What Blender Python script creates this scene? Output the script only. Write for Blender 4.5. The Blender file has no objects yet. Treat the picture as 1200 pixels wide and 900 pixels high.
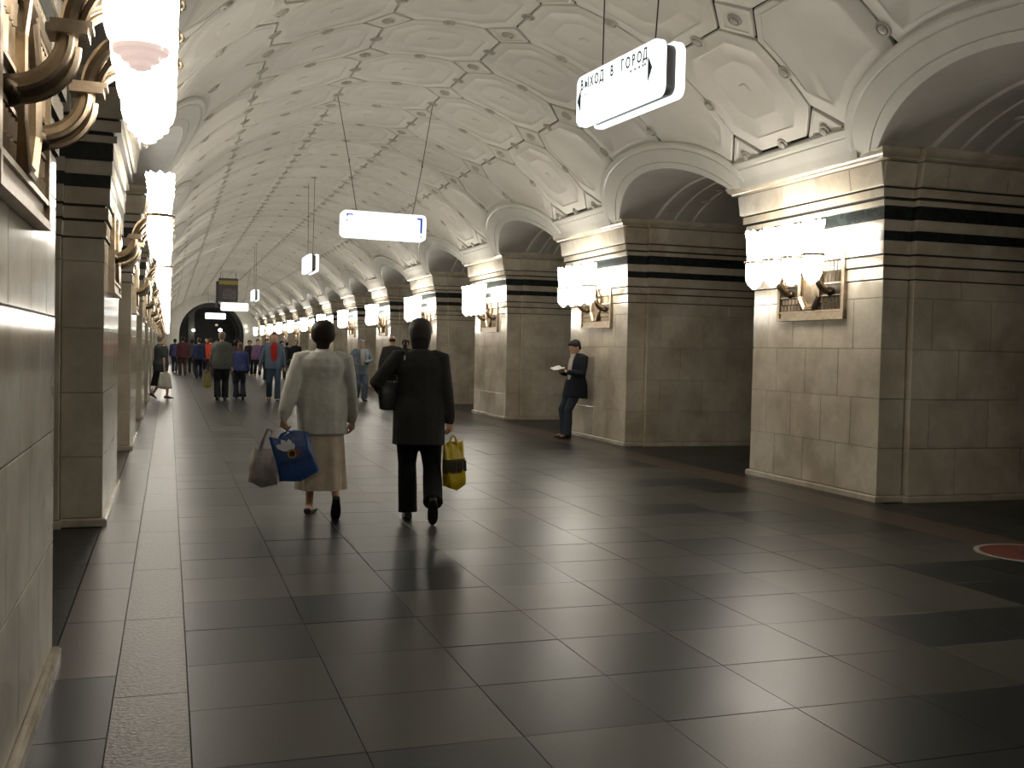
import bpy, bmesh, math, random
from math import sin, cos, pi, radians, sqrt, atan2
from mathutils import Vector, Matrix, Euler
random.seed(7)
SC = bpy.context.scene
COL = SC.collection

# ------------------------------------------------------------------ camera, world, exposure
FPX, YAW, PITCH, ROLL, CAMZ = 1205.4, .3226, .0314, .022, 1.45
cd = bpy.data.cameras.new('camera'); cam = bpy.data.objects.new('camera', cd); COL.objects.link(cam)
cd.sensor_fit = 'HORIZONTAL'; cd.sensor_width = 36.0; cd.lens = FPX / 1200 * 36.0
cd.clip_start = .05; cd.clip_end = 300
_fw = Vector((sin(YAW) * cos(PITCH), cos(YAW) * cos(PITCH), -sin(PITCH)))
_rt = Vector((cos(YAW), -sin(YAW), 0)); _up = _rt.cross(_fw)
_r2 = _rt * cos(ROLL) + _up * sin(ROLL); _u2 = -_rt * sin(ROLL) + _up * cos(ROLL)
cam.matrix_world = Matrix(((_r2.x, _u2.x, -_fw.x, 0), (_r2.y, _u2.y, -_fw.y, 0), (_r2.z, _u2.z, -_fw.z, CAMZ), (0, 0, 0, 1)))
SC.camera = cam
w = bpy.data.worlds.new('world'); SC.world = w; w.use_nodes = True
w.node_tree.nodes['Background'].inputs[0].default_value = (.9, .95, 1, 1)
w.node_tree.nodes['Background'].inputs[1].default_value = .02
vs = SC.view_settings
vs.view_transform = 'Standard'; vs.look = 'None'; vs.gamma = 1.0; vs.use_curve_mapping = False
vs.exposure = 0.0
LAMP = 12.5          # strength of the frosted sconce glasses
SIGN = 1.35           # strength of the light boxes
SC.cycles.use_denoising = True
SC.cycles.max_bounces = 8; SC.cycles.diffuse_bounces = 5; SC.cycles.glossy_bounces = 4
SC.cycles.sample_clamp_indirect = 6.0

# ------------------------------------------------------------------ materials
def mat(name, base, rough=.5, metal=0., var=None, scale=6., bump=0., bscale=40., rnd=0., coat=0., spec=.5, vein=None, vscale=1.1, detail=6, emit=None, estr=0., dist=.0):
    m = bpy.data.materials.new(name); m.use_nodes = True
    nt = m.node_tree; N = nt.nodes; L = nt.links; p = N['Principled BSDF']
    p.inputs['Base Color'].default_value = (*base, 1); p.inputs['Roughness'].default_value = rough
    p.inputs['Metallic'].default_value = metal; p.inputs['Specular IOR Level'].default_value = spec
    if coat: p.inputs['Coat Weight'].default_value = coat; p.inputs['Coat Roughness'].default_value = .08
    geo = N.new('ShaderNodeNewGeometry')
    col = None
    if var is not None:
        n = N.new('ShaderNodeTexNoise'); n.inputs['Scale'].default_value = scale; n.inputs['Detail'].default_value = detail
        n.inputs['Roughness'].default_value = .65; n.inputs['Distortion'].default_value = dist
        L.new(geo.outputs['Position'], n.inputs['Vector'])
        r = N.new('ShaderNodeValToRGB'); e = r.color_ramp.elements
        e[0].position = .36; e[1].position = .66
        e[0].color = (*var, 1); e[1].color = (*base, 1)
        L.new(n.outputs['Fac'], r.inputs[0]); col = r.outputs[0]
    if vein is not None:       # thin dark veins and stains: a narrow band of a distorted noise
        n3 = N.new('ShaderNodeTexNoise'); n3.inputs['Scale'].default_value = vscale; n3.inputs['Detail'].default_value = 8
        n3.inputs['Roughness'].default_value = .6; n3.inputs['Distortion'].default_value = 1.2
        L.new(geo.outputs['Position'], n3.inputs['Vector'])
        r3 = N.new('ShaderNodeValToRGB'); e3 = r3.color_ramp.elements
        e3[0].position = .455; e3[0].color = (0, 0, 0, 1); e3[1].position = .50; e3[1].color = (.42, .42, .42, 1)
        x3 = r3.color_ramp.elements.new(.54); x3.color = (0, 0, 0, 1)
        mv = N.new('ShaderNodeMix'); mv.data_type = 'RGBA'
        n4 = N.new('ShaderNodeTexNoise'); n4.inputs['Scale'].default_value = 1.7; L.new(geo.outputs['Position'], n4.inputs['Vector'])
        m4 = N.new('ShaderNodeMath'); m4.operation = 'MULTIPLY'; L.new(r3.outputs[0], m4.inputs[0])
        r4 = N.new('ShaderNodeMapRange'); r4.inputs[1].default_value = .42; r4.inputs[2].default_value = .66; L.new(n4.outputs['Fac'], r4.inputs[0]); L.new(r4.outputs[0], m4.inputs[1])
        L.new(m4.outputs[0], mv.inputs[0])
        if col: L.new(col, mv.inputs[6])
        else: mv.inputs[6].default_value = (*base, 1)
        mv.inputs[7].default_value = (*vein, 1); col = mv.outputs[2]
    if rnd:
        oi = N.new('ShaderNodeObjectInfo'); mr = N.new('ShaderNodeMapRange')
        mr.inputs['To Min'].default_value = 1 - rnd; mr.inputs['To Max'].default_value = 1 + rnd
        L.new(oi.outputs['Random'], mr.inputs[0])
        mx = N.new('ShaderNodeMix'); mx.data_type = 'RGBA'; mx.blend_type = 'MULTIPLY'; mx.inputs[0].default_value = 1
        if col: L.new(col, mx.inputs[6])
        else: mx.inputs[6].default_value = (*base, 1)
        L.new(mr.outputs[0], mx.inputs[7]); col = mx.outputs[2]
    if col: L.new(col, p.inputs['Base Color'])
    if bump:
        n2 = N.new('ShaderNodeTexNoise'); n2.inputs['Scale'].default_value = bscale; n2.inputs['Detail'].default_value = 4
        L.new(geo.outputs['Position'], n2.inputs['Vector'])
        b = N.new('ShaderNodeBump'); b.inputs['Strength'].default_value = bump; b.inputs['Distance'].default_value = .01
        L.new(n2.outputs['Fac'], b.inputs['Height']); L.new(b.outputs[0], p.inputs['Normal'])
    if emit:
        p.inputs['Emission Color'].default_value = (*emit, 1); p.inputs['Emission Strength'].default_value = estr
    return m

MARBLE = mat('marble', (.62, .57, .465), .11, var=(.53, .48, .385), scale=6, rnd=.08, dist=1.2, spec=.38, vein=(.20, .14, .08), vscale=3.2)
MARBLE2 = mat('marble_capital', (.60, .555, .455), .13, vein=(.30, .22, .13),  var=(.46, .405, .315), scale=2.5, dist=1.4)
GROOVE = mat('groove_dirt', (.035, .032, .026), .7)
DARKM = mat('dark_marble', (.013, .017, .017), .15, var=(.028, .036, .034), scale=5, dist=2)
PLASTER = mat('plaster', (.66, .64, .585), .55, var=(.59, .565, .505), scale=.9, rnd=.05, bump=.03, bscale=6)
PLASTER2 = mat('plaster_moulding', (.60, .585, .53), .5, var=(.53, .515, .46), scale=1.3)
JOINT = mat('joint_dirt', (.03, .027, .022), .9)
ROSP = mat('rosette_plaster', (.48, .455, .40), .6, var=(.38, .355, .31), scale=6)
SOFFIT = mat('soffit_plaster', (.56, .54, .49), .55, var=(.48, .46, .415), scale=1.6)
BRONZE = mat('bronze', (.40, .33, .24), .34, metal=1., var=(.27, .215, .15), scale=14)
BRONZED = mat('dark_bronze', (.10, .082, .06), .38, metal=1., var=(.08, .06, .04), scale=20)
BACK = mat('bronze_back', (.075, .063, .048), .5, metal=.7, var=(.05, .042, .032), scale=8)
GLASS = mat('frosted_lamp_glass', (.9, .86, .8), .25, emit=(1, .935, .83), estr=LAMP)
GLASSU = mat('frosted_upper_glass', (.9, .86, .8), .25, emit=(1, .935, .83), estr=LAMP * 2.2)
GLASSD = mat('dim_lamp_glass', (.9, .86, .8), .25, emit=(1, .91, .80), estr=LAMP * .62)
GLASST = mat('frosted_lamp_tip', (.85, .78, .72), .2, emit=(1, .90, .80), estr=LAMP * .18)
GLASSP = mat('pinkish_lamp_tip', (.85, .72, .66), .2, emit=(1, .76, .68), estr=.72)
TILE_L = mat('granite_light', (.054, .053, .045), .36, var=(.042, .041, .034), scale=60, rnd=.18, spec=.25, bump=.05, bscale=120)
TILE_D = mat('granite_dark', (.015, .0185, .0185), .34, var=(.011, .0135, .0135), scale=60, rnd=.2, spec=.25, bump=.05, bscale=120)
ROUGHG = mat('rough_granite', (.14, .13, .112), .30, var=(.075, .067, .056), scale=45, rnd=.08, bump=.55, bscale=55)
REDG = mat('red_granite', (.075, .048, .034), .36, var=(.05, .034, .025), scale=30, rnd=.12)
GROUT = mat('floor_grout', (.02, .019, .017), .8)
SIGNW = mat('sign_glass', (.9, .93, .95), .3, emit=(.92, .98, 1.0), estr=SIGN)
SIGNC = mat('sign_casing', (.10, .095, .085), .45, metal=.4)
SIGNG = mat('sign_lettering', (.008, .03, .018), .6)
SIGNB = mat('sign_blue', (.02, .07, .45), .6, emit=(.03, .09, .6), estr=.5)
BLACK = mat('black_metal', (.01, .01, .01), .5)
WIRE = mat('wire', (.025, .022, .018), .6)
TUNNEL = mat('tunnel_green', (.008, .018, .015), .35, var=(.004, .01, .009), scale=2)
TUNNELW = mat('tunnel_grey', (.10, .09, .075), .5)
GLOBE = mat('globe_lamp', (.9, .95, .9), .3, emit=(.9, 1, .93), estr=9)
GLOBEY = mat('small_globe_lamp', (.9, .9, .8), .3, emit=(1, .95, .75), estr=5)
DISCR = mat('red_disc', (.15, .035, .02), .5, var=(.11, .026, .016), scale=14)
DISCW = mat('disc_rim', (.30, .28, .24), .5)
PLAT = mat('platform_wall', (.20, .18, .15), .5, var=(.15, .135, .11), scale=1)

# ------------------------------------------------------------------ mesh helpers
class B:
    def __init__(s): s.v = []; s.f = []; s.m = []
    def add(s, vs, fs, m=0):
        o = len(s.v); s.v += [tuple(a) for a in vs]; s.f += [tuple(i + o for i in f) for f in fs]; s.m += [m] * len(fs)
    def box(s, x0, x1, y0, y1, z0, z1, m=0):
        s.add([(x0, y0, z0), (x1, y0, z0), (x1, y1, z0), (x0, y1, z0), (x0, y0, z1), (x1, y0, z1), (x1, y1, z1), (x0, y1, z1)],
              [(0, 3, 2, 1), (4, 5, 6, 7), (0, 1, 5, 4), (1, 2, 6, 5), (2, 3, 7, 6), (3, 0, 4, 7)], m)
    def loft(s, rings, closed=True, caps=True, m=0):
        n = len(rings[0]); vs = [p for r in rings for p in r]; fs = []
        for i in range(len(rings) - 1):
            for j in range(n if closed else n - 1):
                k = (j + 1) % n
                fs.append((i * n + j, i * n + k, (i + 1) * n + k, (i + 1) * n + j))
        if caps:
            fs.append(tuple(range(n - 1, -1, -1))); fs.append(tuple((len(rings) - 1) * n + j for j in range(n)))
        s.add(vs, fs, m)
    def lathe(s, prof, n=16, c=(0, 0, 0), m=0, caps=True, sx=1, sy=1):
        s.loft([[(c[0] + r * sx * cos(2 * pi * j / n), c[1] + r * sy * sin(2 * pi * j / n), c[2] + z) for j in range(n)] for r, z in prof], caps=caps, m=m)
    def tube(s, pts, rad, n=8, m=0, round_=False):
        pts = [Vector(p) for p in pts]
        if not hasattr(rad, '__len__'): rad = [rad] * len(pts)
        rad = list(rad)
        if round_:
            d0 = (pts[0] - pts[1]).normalized(); d1 = (pts[-1] - pts[-2]).normalized(); ra_, rb_ = rad[0], rad[-1]
            sc = lambda r, k: tuple(c * k for c in r) if hasattr(r, '__len__') else r * k
            a, b = (sum(r) / len(r) if hasattr(r, '__len__') else r for r in (ra_, rb_))
            pts = [pts[0] + d0 * a, pts[0] + d0 * a * .75, pts[0] + d0 * a * .35] + pts + [pts[-1] + d1 * b * .35, pts[-1] + d1 * b * .75, pts[-1] + d1 * b]
            rad = [sc(ra_, .15), sc(ra_, .66), sc(ra_, .93)] + rad + [sc(rb_, .93), sc(rb_, .66), sc(rb_, .15)]
        T = []
        for i in range(len(pts)):
            d = pts[min(i + 1, len(pts) - 1)] - pts[max(i - 1, 0)]
            T.append(d.normalized() if d.length > 1e-9 else Vector((0, 0, 1)))
        u = T[0].orthogonal().normalized(); rings = []
        for i, p in enumerate(pts):
            u = (u - T[i] * u.dot(T[i])); u = u.normalized() if u.length > 1e-6 else T[i].orthogonal().normalized()
            v = T[i].cross(u); r = rad[i]; ra, rb = (r if hasattr(r, '__len__') else (r, r))
            rings.append([p + u * ra * cos(2 * pi * j / n) + v * rb * sin(2 * pi * j / n) for j in range(n)])
        s.loft(rings, m=m)
    def ell(s, c, rx, ry, rz, n=14, k=8, m=0, M=None):
        rings = []
        for i in range(k + 1):
            a = -pi / 2 + pi * i / k; q = max(cos(a), .03)
            rings.append([Vector((c[0] + rx * q * cos(2 * pi * j / n), c[1] + ry * q * sin(2 * pi * j / n), c[2] + rz * sin(a))) for j in range(n)])
        if M is not None: rings = [[M @ p for p in r] for r in rings]
        s.loft(rings, m=m)
    def xf(s, M):
        s.v = [tuple(M @ Vector(p)) for p in s.v]; return s
    def mesh(s, name, mats, smooth=35, fix=True):
        me = bpy.data.meshes.new(name); me.from_pydata(s.v, [], s.f)
        for m in (mats if isinstance(mats, (list, tuple)) else [mats]): me.materials.append(m)
        if any(s.m): me.polygons.foreach_set('material_index', s.m)
        if fix:
            bm = bmesh.new(); bm.from_mesh(me); bmesh.ops.recalc_face_normals(bm, faces=bm.faces); bm.to_mesh(me); bm.free()
        if smooth:
            me.polygons.foreach_set('use_smooth', [True] * len(me.polygons)); me.set_sharp_from_angle(angle=radians(smooth))
        me.update(); return me
    def obj(s, name, mats, parent=None, loc=None, smooth=35, fix=True):
        return put(s.mesh(name, mats, smooth, fix), name, parent, loc)

def put(me, name, parent=None, loc=None, rot=None):
    o = bpy.data.objects.new(name, me); COL.objects.link(o)
    if parent is not None: o.parent = parent
    if loc is not None: o.location = loc
    if rot is not None: o.rotation_euler = rot
    return o
def empty(name, loc=(0, 0, 0), rz=0):
    o = put(None, name, None, loc, (0, 0, rz)); o.empty_display_size = .2; return o
def tag(o, label, cat, group=None):
    o['label'] = label; o['category'] = cat
    if group: o['group'] = group
    return o
def struct(o): o['kind'] = 'structure'; return o
def stuff(o): o['kind'] = 'stuff'; return o
def copy_tree(o, parent=None):
    c = o.copy(); COL.objects.link(c)
    if parent is not None: c.parent = parent
    for ch in list(o.children): copy_tree(ch, c)
    return c

# ------------------------------------------------------------------ dimensions
XC, R, ZC = 3.182, 4.05, 1.38          # vault axis and radius
HW = 3.668                             # half width wall to wall at the pier faces
Y0, P, PW, SW = 8.72, 6.1, 2.41, .09   # first pier on view, pitch, pier face, side step
YC0 = Y0 + PW / 2
D = 3.0                                # pier depth
YB, YE = -6.3, 86.0                    # hall ends
ROW = 21.3; LAT = P / 4
def wx(side, u): return XC + side * (HW + u)       # u: depth outward from the pier face
def vp(th, y, r=R): return (XC + r * sin(radians(th)), y, ZC + r * cos(radians(th)))
PIERS = list(range(-2, 13))

# ------------------------------------------------------------------ floor
b = B(); b.box(wx(-1, 7.2), wx(1, 7.2), YB, 104, -.2, -.012)
floor = struct(b.obj('floor', GROUT))
TX0, TS, TY0 = .092, .598, 3.62
tiles = []
jit = random.Random(3)
def tile(bb, x0, x1, y0, y1, lift=0, g=.0025, z=0):
    bb.box(x0 + g, x1 - g, y0 + g, y1 - g, -.03, z)
XR0 = TX0 + 10 * TS
tm = {}
for k in (0, 1):
    q = B(); h = TS / 2 - .0014; c_ = .0014
    q.add([(-h, -h, -.03), (h, -h, -.03), (h, h, -.03), (-h, h, -.03), (-h, -h, -c_), (h, -h, -c_), (h, h, -c_), (-h, h, -c_),
           (-h + c_, -h + c_, 0), (h - c_, -h + c_, 0), (h - c_, h - c_, 0), (-h + c_, h - c_, 0)],
          [(0, 1, 5, 4), (1, 2, 6, 5), (2, 3, 7, 6), (3, 0, 4, 7), (4, 5, 9, 8), (5, 6, 10, 9), (6, 7, 11, 10), (7, 4, 8, 11), (8, 9, 10, 11)])
    tm[k] = q.mesh('floor_tile', (TILE_L, TILE_D)[k], smooth=0)
def is_dark(i, j): return ((i // 2) + (j // 2)) % 2 == 1
far = [B(), B()]; ntile = 0
for j in range(-4, 138):
    for i in range(10):
        x = TX0 + (i + .5) * TS; y = TY0 + (j + .5) * TS
        k = 1 if is_dark(i, j) else 0
        if jit.random() < .07: k = 1 - k
        if j < 26:
            put(tm[k], 'floor_tile', floor, (x, y, jit.uniform(-.0008, .0004)), (jit.uniform(-.0022, .0022), jit.uniform(-.0022, .0022), 0)); ntile += 1
        else:
            tile(far[k], x - TS / 2, x + TS / 2, y - TS / 2, y + TS / 2)
for k in (0, 1): stuff(far[k].obj('floor_tile', (TILE_L, TILE_D)[k], floor, smooth=0))
bk = B()
for j in range(-17, -4):
    tile(bk, TX0, XR0, TY0 + j * TS, TY0 + (j + 1) * TS)
stuff(bk.obj('floor_tile', TILE_L, floor, smooth=0))
# border strips along both rows of piers
for side in (-1, 1):
    y = 2.0; rest = [B(), B()]
    rng = random.Random(11 + side)
    while y < YE - .3:
        ln = rng.choice((1.05, 1.25, 1.4))
        xa, xb = (-.2, TX0) if side < 0 else (XR0, 6.60)
        mt = ROUGHG if side < 0 else REDG
        if y < 22:
            q = B(); tile(q, xa, xb, y, min(y + ln, YE)); q.obj('border_slab', mt, floor, smooth=0)
        else: tile(rest[0], xa, xb, y, min(y + ln, YE))
        y += ln
    stuff(rest[0].obj('border_slab', mt, floor, smooth=0))
    rest = [B(), B()]; y = 2.3 if side < 0 else 2.0
    while y < YE - .3:
        ln = rng.choice((.75, .95))
        xa, xb = (wx(-1, 0), -.2) if side < 0 else (6.60, wx(1, 0))
        if y < 14:
            q = B(); tile(q, xa, xb, y, min(y + ln, YE)); q.obj('edge_slab', (TILE_D if (rng.random() < .6 and y < 5.2 or side > 0) else REDG), floor, smooth=0)
        else: tile(rest[0], xa, xb, y, min(y + ln, YE))
        y += ln
    stuff(rest[0].obj('edge_slab', TILE_D, floor, smooth=0))
    # passages and platform
    rest = B()
    for k in range(-3, 13):
        ya, yb = YC0 + P * k + PW / 2 + SW + .02, YC0 + P * (k + 1) - PW / 2 - SW - .02
        for a in range(4):
            for c in range(5):
                x0, x1 = sorted((wx(side, a * .72 + .004), wx(side, a * .72 + .72))); dy = (yb - ya) / 5
                if 0 <= k <= 1 or (k == -1 and side > 0):
                    q = B(); tile(q, x0, x1, ya + c * dy, ya + (c + 1) * dy); q.obj('passage_slab', REDG if side < 0 and a < 1 else TILE_D, floor, smooth=0)
                else: tile(rest, x0, x1, ya + c * dy, ya + (c + 1) * dy)
    a, c_ = sorted((wx(side, 2.9), wx(side, 7.1))); tile(rest, a, c_, YB, YE)
    stuff(rest.obj('passage_slab', TILE_D, floor, smooth=0))
q = B(); q.box(.6, 5.9, YE, 100, -.03, .001); q.obj('landing_slab', TILE_D, floor, smooth=0)

# ------------------------------------------------------------------ walls: two rows of marble piers
def foot(e, back=0):
    us = .31 - .5 * e; h, k = PW / 2 + e, PW / 2 + SW + e
    return [(-e, -h), (us, -h), (us, -k), (D + e * .3, -k), (D + e * .3, k), (us, k), (us, h), (-e, h)]
def ringz(side, z, e): return [(side * u, v, z) for u, v in foot(e)]
CAP = [(2.275, .012, 0), (2.392, .012, 0), (2.392, -.004, 1), (2.412, -.004, 1), (2.412, .026, 0), (2.505, .026, 0), (2.505, .006, 1), (2.525, .006, 1),
       (2.525, .038, 0), (2.655, .038, 0), (2.655, .03, 0), (2.755, .03, 0), (2.755, .052, 0), (2.863, .052, 0), (2.863, .04, 0), (3.0, .04, 0), (3.0, .088, 0), (3.055, .088, 0),
       (3.055, .062, 1), (3.08, .062, 1), (3.08, .118, 0), (3.165, .118, 0), (3.165, .095, 1), (3.182, .095, 1), (3.182, .13, 0), (3.42, .165, 0)]
def core_mesh(side):
    q = B(); rings = [(-.02, -.018, 0), (2.255, -.018, 1), (2.275, -.018, 1)] + CAP
    for (za, ea, ma), (zb, eb, mb) in zip(rings, rings[1:]):
        q.loft([ringz(side, za, ea), ringz(side, zb, eb)], caps=False, m=1 if (ma and mb) or abs(za - zb) < 1e-6 and (ma or mb) else 0)
    q.add(ringz(side, 3.42, .165), [tuple(range(8))])
    return q.mesh('pier', [MARBLE2, GROOVE], smooth=0)
def ring_mesh(name, side, prof, m, smooth=40):
    q = B(); q.loft([ringz(side, z, e) for z, e in prof]); return q.mesh(name, m, smooth)
CORN = [(3.425, .15), (3.425, .195), (3.44, .225), (3.455, .228), (3.465, .245), (3.49, .268), (3.515, .28), (3.535, .28), (3.545, .27), (3.545, .15)]
COURSES = [(.07, .545), (.551, 1.05), (1.056, 1.558), (1.564, 2.08), (2.086, 2.262)]
def piece(side, p0, p1, z0, z1, e0, e1, t=.02):
    """a facing slab between two plan points, outer faces at the offsets e0 (bottom) and e1 (top)"""
    (u0, v0), (u1, v1) = p0, p1
    d = Vector((u1 - u0, v1 - v0)); d.normalize(); n = Vector((d.y, -d.x)); g = .003
    q = B(); a = Vector((u0, v0)) + d * g; c = Vector((u1, v1)) - d * g
    def P3(p, off, z): r = p + n * off; return (side * r.x, r.y, z)
    bv = .0022
    bot = [P3(a, e0 - t, z0), P3(c, e0 - t, z0), P3(c, e1 - t, z1), P3(a, e1 - t, z1)]
    mid = [P3(a, e0 - bv, z0), P3(c, e0 - bv, z0), P3(c, e1 - bv, z1), P3(a, e1 - bv, z1)]
    a2, c2 = a + d * bv, c - d * bv
    top = [P3(a2, e0, z0 + bv), P3(c2, e0, z0 + bv), P3(c2, e1, z1 - bv), P3(a2, e1, z1 - bv)]
    q.loft([bot, mid, top]); return q
def slab_list(side):
    out = []; h, k = PW / 2, PW / 2 + SW; rng = random.Random(5)
    crs = [(a, b_, 0, 0) for a, b_ in COURSES] + [(3.188, 3.418, .15, .182)]
    for ci, (za, zb, e0, e1) in enumerate(crs):
        m0, m1 = e0, e0
        hx = h + e0
        # hall face runs from +h to -h at u=0 so that the normal faces the hall (-u)
        if ci % 2: cuts = [-hx, -hx * .62, -hx * .18, hx * .3, hx * .72, hx]
        else: cuts = [-hx, -hx * .42, hx * .08, hx * .56, hx]
        for a, c in zip(cuts, cuts[1:]): out.append((piece(side, (0, c), (0, a), za, zb, e0, e1), 'h'))
        us = .31 - .5 * e0
        for s in (-1, 1):
            def seg(ua, ub, v): # along +u on the near side (normal -v), along -u on the far side
                return ((ua, v), (ub, v)) if s < 0 else ((ub, v), (ua, v))
            out.append((piece(side, *seg(-e0, us, s * h), za, zb, e0, e1), 's'))
            out.append((piece(side, *(((us, s * h), (us, s * k)) if s < 0 else ((us, s * k), (us, s * h))), za, zb, e0, e1, .015), 's'))
            cu = [us - e0 * .0, .55, 1.3, 2.2, D] if ci % 2 else [us, .9, 1.75, D]
            for a, c in zip(cu, cu[1:]): out.append((piece(side, *seg(a, c, s * k), za, zb, e0, e1), 'n' if s < 0 else 'f'))
    return out
WALL = {}
for side in (-1, 1):
    wl = WALL[side] = struct(empty('wall_right' if side > 0 else 'wall_left', (wx(side, 0), YC0, 0)))
    cm = core_mesh(side)
    db1 = ring_mesh('dark_band', side, [(2.657, .02), (2.657, .043), (2.753, .043), (2.753, .02)], DARKM, 0)
    db2 = ring_mesh('dark_band', side, [(2.865, .03), (2.865, .06), (2.998, .06), (2.998, .03)], DARKM, 0)
    co = ring_mesh('cornice', side, CORN, MARBLE2)
    pl = ring_mesh('plinth', side, [(0, .0), (0, .035), (.05, .035), (.064, .022), (.064, 0)], MARBLE2, 0)
    sl = slab_list(side); sm = [q.mesh('marble_slab', MARBLE, 0) for q, f in sl]
    al = B()
    for q, f in sl: al.add(q.v, q.f)
    alm = al.mesh('marble_slab', MARBLE, 0)
    near = (0, 1, 2, 3) if side > 0 else (-1, 0, 1, 2)
    fb = B()
    for q, f in sl:
        if f == 'f': fb.add(q.v, q.f)
    fbm = fb.mesh('marble_slab', MARBLE, 0)
    for i in PIERS:
        pr = put(cm, 'pier', wl, (0, P * i, 0))
        for me in (db1, db2): put(me, 'dark_band', pr)
        put(co, 'cornice', pr); put(pl, 'plinth', pr)
        if i in near:
            for me, (q, f) in zip(sm, sl):
                if f != 'f': put(me, 'marble_slab', pr)
            stuff(put(fbm, 'marble_slab', pr))
        else: stuff(put(alm, 'marble_slab', pr))

# ------------------------------------------------------------------ ceiling: shell, panels, mouldings, archivolts
EA, ER = 2.06, .954          # outer archivolt ellipse: half span, rise
IA, IR = 1.63, .56           # opening: segmental arch, half span, rise
SPR = 57.7
RI = (IA * IA + IR * IR) / (2 * IR)
def ell_th(t):               # angle of the outer archivolt line at distance t from the arch centre
    return SPR - math.degrees(ER * sqrt(max(0, 1 - (t / EA) ** 2)) / R) if abs(t) < EA else SPR
def arch_t(y):
    k = round((y - YC0 - P / 2) / P); return y - (YC0 + P / 2 + k * P)
sh = B(); RS = R + .03
ny = 46
for a in range(-42, 42, 3):
    ths = (a * 42.6 / 42, (a + 3) * 42.6 / 42)
    for j in range(ny):
        ya, yb = YB + (YE - YB) * j / ny, YB + (YE - YB) * (j + 1) / ny
        sh.add([vp(ths[0], ya, RS), vp(ths[1], ya, RS), vp(ths[1], yb, RS), vp(ths[0], yb, RS)], [(0, 1, 2, 3)])
NY = int((YE - YB) / .12); NT = 12
for side in (-1, 1):
    base = len(sh.v)
    for i in range(NT + 1):
        th = 42.6 + (59 - 42.6) * i / NT
        for j in range(NY + 1): sh.v.append(vp(side * th, YB + (YE - YB) * j / NY, RS))
    for i in range(NT):
        th = 42.6 + (59 - 42.6) * (i + .5) / NT
        for j in range(NY):
            t = arch_t(YB + (YE - YB) * (j + .5) / NY); dz = radians(SPR - th) * R
            if abs(t) < 1.85 and dz < .78 * sqrt(1 - (t / 1.85) ** 2): continue
            a = base + i * (NY + 1) + j
            sh.f.append((a, a + 1, a + NY + 2, a + NY + 1)); sh.m.append(0)
ceiling = struct(sh.obj('ceiling', JOINT, fix=False, smooth=30))

HS, HY, DS, DY = radians(ROW) * R / 2, LAT / 2, .285, .30
def octa(g=.015):
    k = g * 1.2
    a, c = HS - g, HY - g
    ds, dy = DS + k, DY + k
    return [(a, -c + dy), (a, c - dy), (a - ds, c), (-a + ds, c), (-a, c - dy), (-a, -c + dy), (-a + ds, -c), (a - ds, -c)]
def panel_mesh(cut=None, K=(0, 0)):
    """vault panel: concentric rings from the joint to the centre; cut(s,y) True where the arch takes it away"""
    o = octa(); out = []
    for (p, q_) in zip(o, o[1:] + o[:1]):
        n = 5
        for i in range(n): out.append((p[0] + (q_[0] - p[0]) * i / n, p[1] + (q_[1] - p[1]) * i / n))
    if cut:
        o2 = []
        for s, y in out:
            lo, hi = 0., 1.
            if cut(s, y):
                for _ in range(24):
                    m_ = (lo + hi) / 2
                    if cut(K[0] + (s - K[0]) * m_, K[1] + (y - K[1]) * m_): hi = m_
                    else: lo = m_
                o2.append((K[0] + (s - K[0]) * lo, K[1] + (y - K[1]) * lo))
            else: o2.append((s, y))
        out = o2
    prof = [(1, -.028), (1, .006), (.99, .012), (.84, .014), (.825, .019), (.79, .019), (.775, .012), (.52, .006), (.50, .010), (.47, .010), (.45, .006), (.10, .006), (.09, .014), (.05, .016)]
    if cut: prof = [(1, -.028), (1, .004), (.985, .013), (.84, .014), (.825, .019), (.79, .019), (.775, .012), (.4, .006), (.1, .006)]
    rings = []
    for t, h in prof:
        ring = []
        for s, y in out:
            s2, y2 = K[0] + (s - K[0]) * t, K[1] + (y - K[1]) * t
            a = s2 / R; ring.append(((R - h) * sin(a), y2, (R - h) * cos(a) - R))
        rings.append(ring)
    q = B(); q.loft(rings[::-1], caps=False)
    q.add(rings[-1], [tuple(range(len(rings[-1])))])
    return q.mesh('vault_panel', PLASTER, 30)
PM = panel_mesh()
def cutter(dy, side):       # dy: panel centre minus arch centre, panel in the lowest row
    def f(s, y):
        th = 2 * ROW + side * math.degrees(s / R) if side > 0 else 2 * ROW - math.degrees(s / R)
        t = dy + y
        return abs(t) < EA - .06 and th > SPR - math.degrees((ER - .05) * sqrt(max(0, 1 - (t / (EA - .06)) ** 2)) / R)
    return f
PCUT = {}
for side in (-1, 1):
    for n, dy in (('a', -LAT), ('c', 0), ('b', LAT)):
        ky = {'a': -.35, 'c': 0, 'b': .35}[n]
        PCUT[side, n] = panel_mesh(cutter(dy, side), (-side * (.35 if n != 'c' else .5), ky))
for j in range(-4, 52):
    y = YC0 + j * LAT
    if y > YE - .6: continue
    kind = j % 4            # 0 over the pier, 2 over the arch centre
    for r in (-2, -1, 0, 1, 2):
        me = PM
        if abs(r) == 2 and kind: me = PCUT[1 if r > 0 else -1, {1: 'a', 2: 'c', 3: 'b'}[kind]]
        th = r * ROW
        put(me, 'vault_panel', ceiling, vp(th, y), (0, radians(th), 0))
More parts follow.
